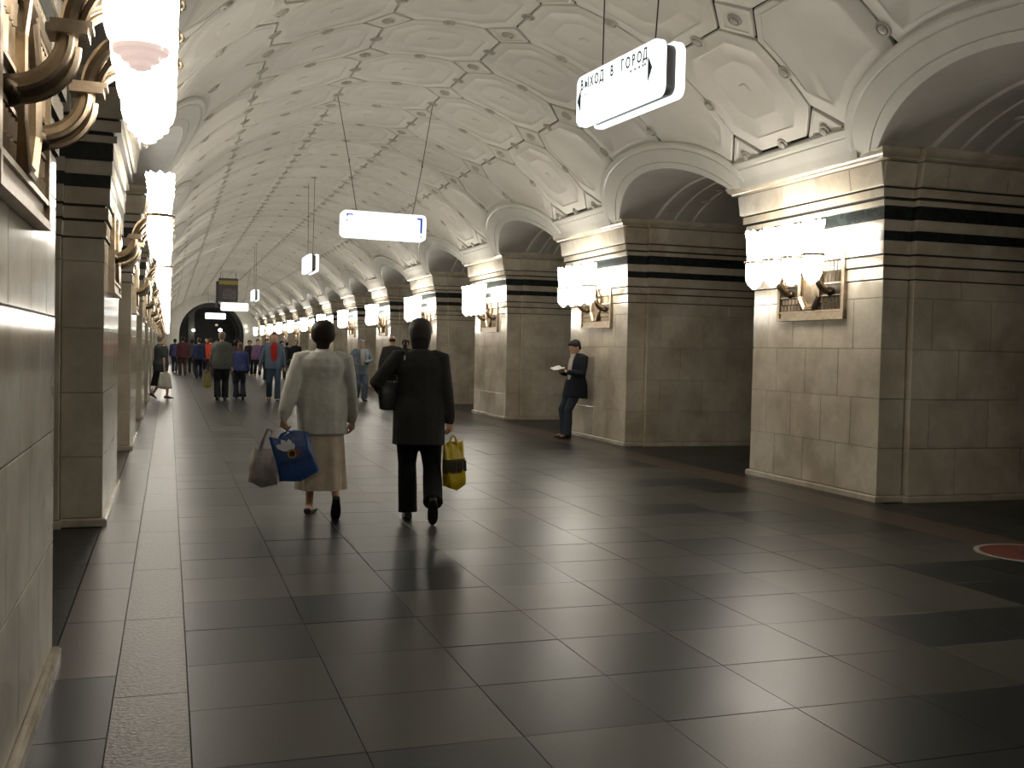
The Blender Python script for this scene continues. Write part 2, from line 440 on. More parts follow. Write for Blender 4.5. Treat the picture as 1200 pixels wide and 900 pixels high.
# bosses at the crossings and rosettes on the joints
ROS = [(.082, -.03), (.082, .012), (.072, .026), (.06, .026), (.056, .014), (.046, .014), (.040, .034), (.018, .042), (.004, .044)]
q = B(); pts = [[(c * s_, d * s_) for c, d in ((DS, 0), (0, DY), (-DS, 0), (0, -DY))] for s_ in (.965, .965, .94, .74, .70, .66)]
q.loft([[(x, y, -h - 0 * x) for x, y in rg] for rg, h in zip(pts, (-.03, .004, .016, .016, .008, .006))])
q.lathe([(r, -h) for r, h in ROS], 16, m=1)
BOSS = q.mesh('vault_boss', [PLASTER, ROSP], 30)
q = B(); q.lathe([(r * 1.05, -h) for r, h in ROS], 14); ROSM = q.mesh('rosette', ROSP, 30)
rest = B(); nr = 0
for j in range(-4, 53):
    y = YC0 + (j - .5) * LAT
    if y > YE - .3: continue
    for r in range(6):
        th = (r - 2.5) * ROW
        if abs(th) > 50 and (j % 4) in (2, 3): continue
        put(BOSS, 'vault_boss', ceiling, vp(th, y), (0, radians(th), 0))
    cand = [((r * ROW), y) for r in (-2, -1, 0, 1, 2)]
    for r in range(6):
        th = (r - 2.5) * ROW
        if abs(th) > 50 and j % 4: continue
        cand.append((th, y + LAT / 2))
    for th, yy in cand:
        if yy > YE - .3: continue
        if yy < 42: put(ROSM, 'rosette', ceiling, vp(th, yy), (0, radians(th), 0)); nr += 1
        else:
            M = Matrix.Translation(vp(th, yy)) @ Matrix.Rotation(radians(th), 4, 'Y')
            t_ = B(); t_.lathe([(r_ * 1.05, -h) for r_, h in ROS[::2]], 8); t_.xf(M); rest.add(t_.v, t_.f)
stuff(rest.obj('rosette', ROSP, ceiling, smooth=30))

# archivolts, soffits and the cove over each pier (built once per side, repeated along the hall)
def intr(t): return sqrt(max(0, RI * RI - t * t)) - (RI - IR)        # rise above springing at offset t
NPH = 36
def arch_curves():
    inn, outc = [], []
    a0 = math.asin(IA / RI)
    for i in range(NPH + 1):
        a = -a0 + 2 * a0 * i / NPH; inn.append((RI * sin(a), RI * cos(a) - (RI - IR)))
        ph = pi - pi * i / NPH; outc.append((EA * cos(ph), ER * sin(ph)))
    inn[0] = (-IA, 0); inn[-1] = (IA, 0)
    return inn, outc
INN, OUT = arch_curves()
def on_vault(side, t, rise, off): # off > 0 towards the hall
    return vp(side * (SPR - math.degrees(rise / R)), t, R - off)
def archivolt_mesh(side):
    q = B()
    prof = [(0, -.03), (0, .035), (.04, .052), (.16, .05), (.20, .040), (.23, .040), (.235, .048), (.70, .046), (.705, .036), (.735, .036), (.74, .044), (.97, .044), (1, .03)]
    rings = []
    for w_, off in prof:
        ring = []
        for (ti, ri), (to, ro) in zip(INN, OUT):
            t, r_ = to + (ti - to) * w_, ro + (ri - ro) * w_
            ring.append(on_vault(side, t, r_, off))
        for end in (0, -1):      # a short leg down onto the cornice
            (ti, ri), (to, ro) = INN[end], OUT[end]
            p = on_vault(side, to + (ti - to) * w_, -.03, off)
            if end == 0: ring.insert(0, p)
            else: ring.append(p)
        rings.append(ring)
    q.loft(rings, closed=False, caps=False)
    return q.mesh('archivolt', PLASTER2, 25, fix=False)
def barrel_mesh(side):
    """soffit of the passage behind the archivolt: plain gap, then the moulded rib, then the inner vault"""
    q = B()
    secs = [(None, 1.0, 0), (3.95 - HW, 1.0, 0), (3.98 - HW, .955, 0), (4.10 - HW, .94, 0), (4.13 - HW, .95, 0), (4.25 - HW, .95, 0), (4.27 - HW, .925, 0),
            (4.43 - HW, .925, 0), (4.45 - HW, .95, 0), (4.56 - HW, .95, 0), (4.58 - HW, .915, 0), (4.78 - HW, .905, 0), (4.80 - HW, .93, 0), (6.72 - HW, .93, 0)]
    rings = []
    for u, k, _ in secs:
        ring = []
        for t, r_ in [(-IA, -.06)] + INN + [(IA, -.06)]:
            x, y, z = on_vault(side, t, r_, .03)
            zz = ZC + R * cos(radians(SPR)) + r_ * k if u is not None else z
            if u is None: ring.append((x, y, z))
            else:
                z0 = on_vault(side, t, r_, .03)[2]
                zs = on_vault(side, t, 0, .03)[2]
                ring.append((wx(side, u), t * k, zs + (z0 - zs) * k))
        rings.append(ring)
    q.loft(rings, closed=False, caps=False)
    return q.mesh('passage_vault', SOFFIT, 25, fix=False)
def rib_rosette(side):
    q = B()
    for i in range(4, NPH - 2, 5):
        t, r_ = INN[i]; z = on_vault(side, t, r_, .03)[2]; zs = on_vault(side, t, 0, .03)[2]
        q.ell((wx(side, 4.505 - HW), t * .945, zs + (z - zs) * .945 - .01), .055, .075, .022, 10, 5)
    return q.mesh('rib_rosette', SOFFIT, 40)
def cove_mesh(side):
    q = B(); ya = -P / 2 + EA - .13; n = 10
    prof = [(53.55, -.03), (53.55, .03), (53.75, .042), (54.5, .044), (54.6, .036), (54.9, .036), (55.0, .042), (56.6, .040), (57.2, .052), (58.2, .075), (58.4, .0)]
    q.loft([[vp(side * th, ya + (-2 * ya) * j / n, R - off) for j in range(n + 1)] for th, off in prof], closed=False, caps=False)
    return q.mesh('cove', PLASTER2, 25, fix=False)
for side in (-1, 1):
    am, bm_, rm, cm = archivolt_mesh(side), barrel_mesh(side), rib_rosette(side), cove_mesh(side)
    for i in PIERS:
        put(cm, 'cove', ceiling, (0, YC0 + P * i, 0))
        if i < 12:
            y = YC0 + P * (i + .5)
            put(am, 'archivolt', ceiling, (0, y, 0)); s_ = put(bm_, 'passage_vault', ceiling, (0, y, 0)); put(rm, 'rib_rosette', s_)
# platform halls beyond the piers (dark, only glimpsed) and hall ends
for side, nm in ((-1, 'wall_west'), (1, 'wall_east')):
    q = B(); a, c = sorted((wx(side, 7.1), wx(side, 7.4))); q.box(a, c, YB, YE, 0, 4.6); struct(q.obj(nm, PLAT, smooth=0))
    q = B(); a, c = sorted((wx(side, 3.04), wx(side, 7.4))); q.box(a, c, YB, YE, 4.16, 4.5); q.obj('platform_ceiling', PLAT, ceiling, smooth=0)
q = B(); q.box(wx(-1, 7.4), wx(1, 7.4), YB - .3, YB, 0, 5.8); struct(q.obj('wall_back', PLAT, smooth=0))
PX, PR, PZ = 3.27, 2.5, 2.35
q = B(); n = 40; innr, outr = [], []
for i in range(n + 1):
    a = pi * i / n
    innr.append((PX + PR * cos(a), PZ + PR * sin(a)))
    d = Vector((cos(a), sin(a))); o = Vector((PX, PZ)); t = 0
    for _ in range(200):        # march out to the vault or the pier line
        t += .05; p = o + d * t
        if abs(p.x - XC) > HW + .5 or (p.y > 3.5 and (p.x - XC) ** 2 + (p.y - ZC) ** 2 > (R + .05) ** 2): break
    outr.append((p.x, p.y))
innr = [(PX + PR, 0)] + innr + [(PX - PR, 0)]; outr = [(wx(1, .5), 0)] + outr + [(wx(-1, .5), 0)]
q.loft([[(x, YE, z) for x, z in outr], [(x, YE, z) for x, z in innr], [(x, YE + .6, z) for x, z in innr]], closed=False, caps=False)
ew = struct(q.obj('wall_end', PLASTER2, fix=False, smooth=30))
for side in (-1, 1):
    q = B(); a, c = sorted((wx(side, .4), wx(side, 7.4))); q.box(a, c, YE, YE + .3, 0, 4.6); q.obj('end_wall_wing', PLAT, ew, smooth=0)
q = B(); q.loft([[(PX + (PR + .14 - w_) * cos(pi * i / 40), YE - h, PZ + (PR + .14 - w_) * sin(pi * i / 40)) for i in range(41)] for w_, h in ((-.12, 0), (-.12, .04), (.0, .06), (.14, .05), (.15, 0))], closed=False, caps=False)
q.obj('portal_moulding', PLASTER2, ew, fix=False)
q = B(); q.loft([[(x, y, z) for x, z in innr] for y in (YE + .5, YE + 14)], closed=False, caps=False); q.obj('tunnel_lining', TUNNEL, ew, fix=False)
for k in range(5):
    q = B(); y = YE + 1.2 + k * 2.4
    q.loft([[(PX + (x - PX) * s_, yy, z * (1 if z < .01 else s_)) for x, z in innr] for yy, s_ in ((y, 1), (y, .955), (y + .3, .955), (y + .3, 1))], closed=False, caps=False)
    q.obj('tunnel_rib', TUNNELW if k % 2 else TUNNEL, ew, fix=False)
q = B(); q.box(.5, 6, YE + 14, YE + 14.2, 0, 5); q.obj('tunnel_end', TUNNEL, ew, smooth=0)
q = B(); q.box(1.5, 1.98, YE + 2.2, YE + 2.7, 0, 4.3); q.box(1.42, 2.06, YE + 2.12, YE + 2.78, 0, .25); q.box(1.42, 2.06, YE + 2.12, YE + 2.78, 4.1, 4.4); q.obj('tunnel_pillar', TUNNELW, ew, smooth=0)
# ------------------------------------------------------------------ bronze wall sconces
ZS = 2.2
def sconce(detail, dim=False):
    root = empty('wall_sconce')
    q = B(); q.box(.0, .012, -.61, .61, 1.90 - ZS, 2.58 - ZS); bp = q.obj('back_plate', BACK, root, smooth=0)
    q = B()
    for y0, y1, z0, z1, d in ((-.63, .63, 2.545, 2.60, .045), (-.63, .63, 1.875, 1.905, .05), (-.63, .63, 1.905, 1.965, .03), (-.63, .63, 1.965, 1.985, .045), (-.63, -.578, 1.875, 2.60, .046), (.578, .63, 1.875, 2.60, .046)):
        q.box(0, d, y0, y1, z0 - ZS, z1 - ZS)
    for s in (-1, 1):
        q.box(0, .035, min(s * .17, s * .578), max(s * .17, s * .578), 2.135 - ZS, 2.15 - ZS); q.box(0, .035, min(s * .17, s * .578), max(s * .17, s * .578), 2.265 - ZS, 2.28 - ZS)
        q.box(0, .048, s * .6 - .02, s * .6 + .02, 1.90 - ZS, 1.97 - ZS)
    q.obj('frame', BRONZE, root, smooth=0)
    oc = [(.085, 1.985), (.205, 2.13), (.205, 2.40), (.085, 2.545), (-.085, 2.545), (-.205, 2.40), (-.205, 2.13), (-.085, 1.985)]
    cz = 2.265
    def ring(k, x): return [(x, y * k, cz + (z - cz) * (1 - (1 - k) * .75) - ZS) for y, z in oc]
    q = B(); q.loft([ring(1.0, 0), ring(1.0, .055), ring(.94, .062), ring(.90, .05), ring(.88, .05), ring(.83, .058), ring(.79, .045), ring(.79, .01)], caps=False)
    md = q.obj('medallion', BRONZE, root, smooth=0)
    q = B(); q.add(ring(.80, .014), [tuple(range(8))])
    for k in range(-5, 6):
        y = k * .029; top = .20 if abs(y) < .07 else .20 - (abs(y) - .07) * .9
        q.box(.012, .026, y - .008, y + .008, cz - top - ZS, cz + top - ZS)
    stuff(q.obj('fluting', BRONZE, md, smooth=0))
    tiers = [(1.992, 2.058, 0), (2.066, 2.130, 1), (2.288, 2.40, 1), (2.41, 2.535, 0)]
    gb = B()
    for s in (-1, 1):
        for z0, z1, sh in tiers:
            for k in range(6):
                y = s * (.555 - k * .066 - (.02 if sh else 0))
                inner = .215 if 2.13 < (z0 + z1) / 2 < 2.4 else .10 + .12 * max(0, 1 - abs(2.265 - (z0 + z1) / 2 ) / .28) + .03
                if abs(y) < inner + .02: continue
                bb = B(); hw = .017
                bb.loft([[(.012, y - hw, z0 - ZS), (.034, y, z0 - ZS), (.012, y + hw, z0 - ZS)], [(.012, y - hw, z1 - .01 - ZS), (.036, y, z1 - .006 - ZS), (.012, y + hw, z1 - .01 - ZS)], [(.012, y - .004, z1 - ZS), (.016, y, z1 - ZS), (.012, y + .004, z1 - ZS)]])
                if detail: bb.obj('bar', BRONZE, bp, smooth=0)
                else: gb.add(bb.v, bb.f)
    if not detail: stuff(gb.obj('bar', BRONZE, bp, smooth=0))
    for s in (-1, 1):
        ya = s * .375
        q = B(); st = [(.02 + .17 * sin(radians(a)), ya, 2.36 - .17 * cos(radians(a)) - ZS) for a in range(0, 91, 9)]
        rr = [.040 - .0009 * i for i in range(len(st))]
        q.tube(st, rr, 10)
        q.tube([(x + .028, y, z - .034) for x, y, z in st], [.013] * len(st), 6)
        q.tube([(x + .012, y - .035, z - .012) for x, y, z in st], [.012] * len(st), 6); q.tube([(x + .012, y + .035, z - .012) for x, y, z in st], [.012] * len(st), 6)
        arm = q.obj('arm', BRONZE, root)
        q = B(); q.box(.135, .25, ya - .062, ya + .062, 2.352 - ZS, 2.376 - ZS); q.box(.145, .262, ya - .05, ya + .05, 2.376 - ZS, 2.394 - ZS); q.obj('block', BRONZE, arm, smooth=0)
        q = B()
        for k in range(9):
            a = pi * k / 8 - pi / 2
            q.ell((.028 + .012 * cos(a), ya + .040 * sin(a), 2.178 - ZS), .036, .016, .032, 8, 6)
        q.ell((.03, ya, 2.158 - ZS), .042, .04, .024, 10, 6)
        q.obj('socket', BRONZED, arm)
        for t in (-1, 1):
            q = B(); yl = ya + t * .19
            pth = [(.40 - .2 * cos(radians(a)), ya + t * (.012 + .178 * sin(radians(a)) ** 1.5), 2.385 + .155 * sin(radians(a)) - ZS) for a in range(0, 91, 9)]
            q.tube(pth, [.031 - .001 * i for i in range(len(pth))], 10)
            q.tube([(x + .03, y, z - .03) for x, y, z in pth[:-1]], .013, 6); q.tube([(x, y + .026 * t, z + .01) for x, y, z in pth[:-1]], .011, 6)
            q.obj('branch', BRONZE, arm)
            c = (.40, yl, 0)
            q = B(); q.lathe([(.055, 2.292 - ZS), (.072, 2.296 - ZS), (.090, 2.315 - ZS), (.100, 2.35 - ZS), (.104, 2.42 - ZS), (.101, 2.525 - ZS), (.07, 2.535 - ZS)], 16, c)
            g = q.obj('lamp', GLASSD if dim else GLASS, root)
            q = B(); q.lathe([(.060, 2.30 - ZS), (.078, 2.294 - ZS), (.076, 2.280 - ZS), (.056, 2.271 - ZS), (.052, 2.258 - ZS), (.034, 2.250 - ZS), (.030, 2.238 - ZS), (.012, 2.230 - ZS)], 16, c); q.obj('lamp_tip', GLASSP if dim and s < 0 and t < 0 else GLASST, g)
            q = B(); q.lathe([(.085, 2.528 - ZS), (.112, 2.533 - ZS), (.116, 2.545 - ZS), (.112, 2.557 - ZS), (.085, 2.562 - ZS)], 18, c)
            for k in range(12): q.ell((c[0] + .116 * cos(pi * k / 6), c[1] + .116 * sin(pi * k / 6), 2.545 - ZS), .012, .012, .016, 6, 4)
            q.obj('ring', BRONZE, g)
            q = B(); rings = []
            for r_, z_, sc in ((.075, 2.558, 0), (.090, 2.575, 0), (.094, 2.66, 0), (.102, 2.78, 0), (.108, 2.84, .2), (.118, 2.875, 1), (.108, 2.90, 1.3), (.07, 2.895, .5)):
                rings.append([(c[0] + r_ * (1 + .04 * sc * cos(8 * 2 * pi * j / 24)) * cos(2 * pi * j / 24), c[1] + r_ * (1 + .04 * sc * cos(8 * 2 * pi * j / 24)) * sin(2 * pi * j / 24), z_ + .012 * sc * cos(8 * 2 * pi * j / 24) - ZS) for j in range(24)])
            q.loft(rings); q.obj('upper_lamp', GLASSD if dim else GLASSU, g)
    return root
ORD = ['nearest', 'second', 'third', 'fourth', 'fifth', 'sixth', 'seventh', 'eighth', 'ninth', 'tenth', 'eleventh', 'twelfth', 'thirteenth', 'fourteenth', 'fifteenth']
det, plain, dimmed = sconce(True), sconce(False), sconce(True, True)
used = set()
RLAB = {-2: 'bronze four-lamp wall sconce on a right-hand pier well behind the camera', -1: 'bronze four-lamp wall sconce on the right-hand pier beside the camera, out of the picture',
        0: 'bronze four-lamp wall sconce on the nearest right-hand pier, left of its striped corner',
        1: 'bronze four-lamp wall sconce above the man reading against the second right-hand pier',
        2: 'bronze four-lamp wall sconce on the third right-hand pier, behind the reading man'}
LLAB = {-2: 'bronze four-lamp wall sconce on a left-hand pier behind the camera',
        -1: 'largest bronze wall sconce, its big curved arms and white lamps at the upper left corner'}
for side in (1, -1):
    for i in PIERS[1:]:
        near = i in ((0, 1) if side > 0 else (-1, 0))
        src = dimmed if (side, i) == (-1, -1) else det if near else plain
        if src in used: o = copy_tree(src)
        else: o = src; used.add(src)
        o.location = (wx(side, -.001), YC0 + P * i - (.1 if side < 0 and i == -1 else 0), ZS); o.rotation_euler = (0, 0, pi if side > 0 else 0)
        n = ORD[i] if side > 0 else ORD[i + 1]
        lab = (RLAB if side > 0 else LLAB).get(i) or ('bronze four-lamp wall sconce, %s from the camera along the %s row of marble piers' % (n, 'right' if side > 0 else 'left'))
        tag(o, lab, 'wall lamp', 'bronze wall sconces on the marble piers')

# ------------------------------------------------------------------ hanging light boxes
def rrect(w_, h, r, n=5):
    pts = []
    for cx, cz, a0 in ((w_ / 2 - r, h / 2 - r, 0), (-w_ / 2 + r, h / 2 - r, 90), (-w_ / 2 + r, -h / 2 + r, 180), (w_ / 2 - r, -h / 2 + r, 270)):
        for k in range(n + 1):
            a = radians(a0 + 90 * k / n); pts.append((cx + r * cos(a), cz + r * sin(a)))
    return pts
def lightbox(loc, rz, tilt, label, wires, writing=None, W=1.34, H=.41):
    """faces look along local -y and +y; wires: list of (local x on the box, world point on the vault)"""
    root = empty('hanging_sign', loc, rz); root.rotation_euler = (0, tilt, rz)
    rr = rrect(W, H, .07)
    for s in (-1, 1):
        q = B(); q.loft([[(x * k, s * y, z * k2) for x, z in rr] for y, k, k2 in ((.045, 1, 1), (.10, 1, 1), (.115, .985, .96), (.118, .97, .92))])
        q.obj('light_panel', SIGNW, root, smooth=50)
    r2 = rrect(W - .05, H - .05, .06)
    q = B(); q.loft([[(x, y, z) for x, z in r2] for y in (-.05, .05)]); q.obj('casing', SIGNC, root, smooth=50)
    Mi = (Matrix.Translation(loc) @ Euler((0, tilt, rz)).to_matrix().to_4x4()).inverted()
    for x, pt in wires:
        p = Mi @ Vector(pt); a = Vector((x, 0, H / 2 - .03))
        q = B(); m1 = a.lerp(p, .45) + Vector((.012, 0, 0)); q.tube([a, m1, p], .0055, 6); wr = q.obj('wire', WIRE, root)
        q = B(); q.tube([a + Vector((0, 0, -.01)), a + Vector((0, 0, .06))], [.016, .008], 6); c_ = a.lerp(p, .45) + Vector((.012, 0, 0)); q.tube([c_ - Vector((0, 0, .03)), c_ + Vector((0, 0, .03))], .010, 6); q.obj('clamp', WIRE, wr)
    if writing: writing(root)
    tag(root, label, 'sign', 'hanging light boxes')
    return root
def text(body, parent, loc, size, m, name='letter', sx=1., adv=.72, bold=.0):
    """flat lettering on a face that looks along local -y, every letter a mesh of its own"""
    n = len(body)
    for i, ch in enumerate(body):
        if ch == ' ': continue
        c = bpy.data.curves.new(name, 'FONT'); c.body = ch; c.size = size; c.align_x = 'CENTER'; c.align_y = 'CENTER'; c.extrude = .001; c.offset = bold
        c.materials.append(m); t_ = bpy.data.objects.new(name, c); COL.objects.link(t_); me = bpy.data.meshes.new_from_object(t_)
        bpy.data.objects.remove(t_); o = put(me, name, parent, (loc[0] + (i - (n - 1) / 2) * adv * size, loc[1], loc[2]), (pi / 2, 0, 0)); o.scale = (sx, 1, 1)
def flat(name, pts, y, parent, m, th=.003):
    q = B(); q.loft([[(x, y, z) for x, z in pts], [(x, y - th, z) for x, z in pts]]); return q.obj(name, m, parent, smooth=0)
def exit_writing(root):
    y = -.1195
    text('BЫXOД B ГOPOД', root, (-.03, y, .112), .115, SIGNG, sx=.72, adv=.70, bold=.0015)   # homoglyphs of one font, so the strokes match
    flat('arrow', [(.50, -.085), (.50, .085), (.555, 0)], y, root, SIGNG); flat('arrow', [(-.585, 0), (-.53, .085), (-.53, -.085)], y, root, SIGNG)
    for k, x in enumerate((.25, .31, .37, .42, .45)): flat('small_lettering', [(x, .035), (x + .016, .035), (x + .016, .050), (x, .050)], y, root, SIGNG)
    for x in (-.53, -.48, -.45, -.42): flat('small_lettering', [(x, .03), (x + .016, .03), (x + .016, .036), (x, .036)], y, root, SIGNG)
def bracket_writing(root):
    y = -.1195
    flat('blue_bracket', [(.515, .155), (.515, .125), (.568, .125), (.568, -.085), (.602, -.085), (.602, .155)], y, root, SIGNB)
    flat('blue_bracket', [(.535, -.150), (.60, -.150), (.60, -.128), (.56, -.138)], y, root, SIGNB)
    flat('blue_bracket', [(-.60, .105), (-.585, .105), (-.575, .130), (-.49, .130), (-.50, .150), (-.60, .150)], y, root, SIGNB)
    flat('small_lettering', [(-.60, .03), (-.585, .03), (-.585, .06), (-.60, .06)], y, root, SIGNG)
TOP = vp
dsg = radians(90)
lightbox((3.24, 7.12, 3.45), radians(-90 + 5), 0, 'hanging white exit light box with ВЫХОД В ГОРОД lettering, largest and highest of the signs',
         [(-.40, (3.20, 7.52, 5.42)), (.38, (3.30, 6.6, 5.42))], exit_writing, W=1.24, H=.40)
lightbox((3.18, 16.08, 3.375), 0, radians(0.6), 'wide hanging white light box with a blue bracket mark, above the two walking shoppers',
         [(-.42, vp(-10.6, 16.1)), (.46, vp(10.6, 16.0))], bracket_writing)
lightbox((3.18, 24.9, 3.42), radians(-90), 0, 'narrow-looking hanging light box seen edge on, left of the bracket light box', [(-.45, (3.18, 25.4, 5.42)), (.45, (3.18, 24.3, 5.42))])
lightbox((3.18, 41.5, 3.42), radians(-90), 0, 'smallest hanging light box seen edge on, above the wide far light box', [(-.45, (3.18, 42, 5.42)), (.45, (3.18, 41, 5.42))])
lightbox((3.13, 53.8, 3.40), 0, 0, 'wide hanging white light box below the dark hanging board', [(-.45, vp(-10, 53.8)), (.45, vp(10, 53.8))])
lightbox((2.98, 72.6, 3.42), 0, 0, 'farthest hanging white light box, in front of the dark portal', [(-.45, vp(-10, 72.6)), (.45, vp(10, 72.6))])
# dark board hung above the crowd
bd = empty('hanging_board', (3.02, 58, 4.45)); 
q = B(); q.box(-.5, .5, -.35, .35, -.62, .62); q.obj('cabinet', mat('board_cabinet', (.05, .045, .04), .5), bd, smooth=0)
q = B(); q.box(-.49, .49, -.365, -.348, .28, .50); q.obj('yellow_band', mat('board_yellow', (.30, .24, .05), .5), bd, smooth=0)
q = B(); q.box(-.30, .40, -.365, -.348, -.50, .05); q.obj('screen', mat('board_screen', (.16, .13, .13), .4, var=(.05, .05, .07), scale=9), bd, smooth=0)
q = B(); q.box(-.62, -.5, -.15, .55, -.95, .45); q.obj('side_panel', mat('board_side', (.045, .035, .07), .5), bd, smooth=0)
for x in (-.4, .4):
    q = B(); q.tube([(x, 0, .6), (x, 0, .95 - x * .0)], .012, 6); q.obj('hanger', WIRE, bd)
tag(bd, 'dark hanging board with a yellow stripe over the far crowd', 'board')
# round lamps in and beside the portal
def globe(loc, r, m, label, grp=None, post=(0, .12, 0)):
    rt = empty('globe_lamp', loc); q = B(); q.ell((0, 0, 0), r, r, r * .8, 14, 8); q.obj('globe', m, rt)
    q = B(); q.tube([(0, 0, 0), post], [.03, .05], 8); q.obj('mount', BRONZED, rt); tag(rt, label, 'lamp', grp)
globe((1.86, 88.2, 4.42), .16, GLOBE, 'round white lamp at the top left inside the dark portal', post=(0, .3, .1))
globe((4.07, 89.5, 2.71), .17, GLOBE, 'round white lamp low at the right inside the dark portal', post=(0, .9, .3))
globe((1.90, 88.0, 2.63), .13, GLOBE, 'round white lamp low at the left inside the dark portal', post=(0, .3, .1))
globe((3.92, 93, 3.2), .13, mat('dim_globe', (.6, .5, .4), .4, emit=(.8, .6, .45), estr=.6), 'dim brownish round lamp deeper inside the portal', post=(0, .4, .3))
globe((5.90, 85.86, 3.02), .10, GLOBEY, 'upper small round lamp on the end wall right of the portal')
globe((5.97, 85.86, 2.62), .09, GLOBEY, 'lower small round lamp on the end wall right of the portal')
# red round sticker on the floor at the right
rd = empty('floor_disc', (6.235, 6.12, .0))
q = B(); q.lathe([(.40, -.004), (.40, .0035), (.392, .0045), (.36, .0045), (.36, -.004)], 40); q.obj('rim', DISCW, rd, smooth=0)
q = B(); q.lathe([(.36, -.004), (.36, .004), (.001, .004)], 40); q.obj('face', DISCR, rd, smooth=0)
q = B(); q.box(-.12, .12, -.03, .03, .003, .0052); q.box(-.03, .03, -.08, .08, .003, .0055); q.obj('emblem', mat('disc_emblem', (.06, .02, .03), .6), rd, smooth=0)
tag(rd, 'round red floor disc with a pale rim, at the right edge', 'floor disc')
# ------------------------------------------------------------------ people
FAB = {}
def fabric(col, rough=.85, fold=.35):
    k = (tuple(col), rough)
    if k not in FAB:
        FAB[k] = mat('fabric', col, rough, var=tuple(c * .78 for c in col), scale=7, bump=fold, bscale=13, spec=.25)
    return FAB[k]
SKIN = mat('skin', (.46, .26, .17), .5, var=(.40, .21, .13), scale=20)
SKIN2 = mat('skin_pale', (.52, .33, .24), .5, var=(.46, .27, .19), scale=20)
def hairm(c): return fabric(c, .55, .6)
SHOE = mat('black_leather', (.010, .009, .009), .35)
EYE = mat('eye_dark', (.02, .015, .012), .3); LIP = mat('lip', (.34, .12, .10), .5)
def ik(a, c, l1, l2, pole):
    a, c = Vector(a), Vector(c); d = c - a; L = min(d.length, (l1 + l2) * .999); d.normalize(); c = a + d * L
    x = (l1 * l1 - l2 * l2 + L * L) / (2 * L); h = sqrt(max(0, l1 * l1 - x * x))
    pl = Vector(pole); pl = pl - d * pl.dot(d); pl.normalize()
    return a, a + d * x + pl * h, c
def erings(lst, M=None, n=20, fn=None):
    out = []
    for (x, y, z, rx, ry) in lst:
        r = []
        for j in range(n):
            a = 2 * pi * j / n; k = fn(a, z) if fn else 1
            ca, sa = cos(a), sin(a); e = .86
            p = Vector((x + rx * k * math.copysign(abs(ca) ** e, ca), y + ry * k * math.copysign(abs(sa) ** e, sa), z)); r.append(M @ p if M is not None else p)
        out.append(r)
    return out
def live(o, vox, sm=3):
    m = o.modifiers.new('union', 'REMESH'); m.mode = 'VOXEL'; m.voxel_size = vox; m.use_smooth_shade = True
    s_ = o.modifiers.new('smooth', 'SMOOTH'); s_.iterations = sm; s_.factor = .5
    return o
def hand_geo(bb, wrist, dirv, side, curl, k, pal=Vector((0, 1, 0)), grip=False):
    """palm, four unequal bent fingers and a thumb from the wrist along dirv; the palm faces pal"""
    d = Vector(dirv).normalized(); pal = (pal - d * pal.dot(d)).normalized(); ac = d.cross(pal) * side
    w0 = Vector(wrist)
    bb.tube([w0 - d * .02, w0 + d * .02, w0 + d * .055, w0 + d * .09 * 1], [(.026 * k, .02 * k), (.032 * k, .017 * k), (.038 * k, .016 * k), (.034 * k, .013 * k)], 10, round_=False)
    for i, (off, ln) in enumerate(((-.028, .068), (-.010, .078), (.009, .073), (.026, .058))):
        p = w0 + d * .082 * k + ac * off * k; pts = [p - d * .02]; a = 0
        dd = d
        for s_ in range(3):
            pts.append(p.copy()); a += curl * (1.0, 1.15, .8)[s_] ; dd = d * cos(a) + pal * sin(a); p = p + dd * ln * k * (.45, .32, .26)[s_]
        pts.append(p); bb.tube(pts, [.0095 * k, .0095 * k, .009 * k, .008 * k, .0065 * k], 7, round_=True)
    p = w0 + d * .025 * k - ac * .028 * k; t1 = (d * .6 - ac * .7 + pal * .35).normalized(); t2 = (d * .9 - ac * .1 + pal * .5).normalized()
    bb.tube([p + ac * .012, p + t1 * .035 * k, p + t1 * .035 * k + t2 * .03 * k, p + t1 * .035 * k + t2 * .052 * k], [.013 * k, .0115 * k, .010 * k, .008 * k], 7, round_=True)

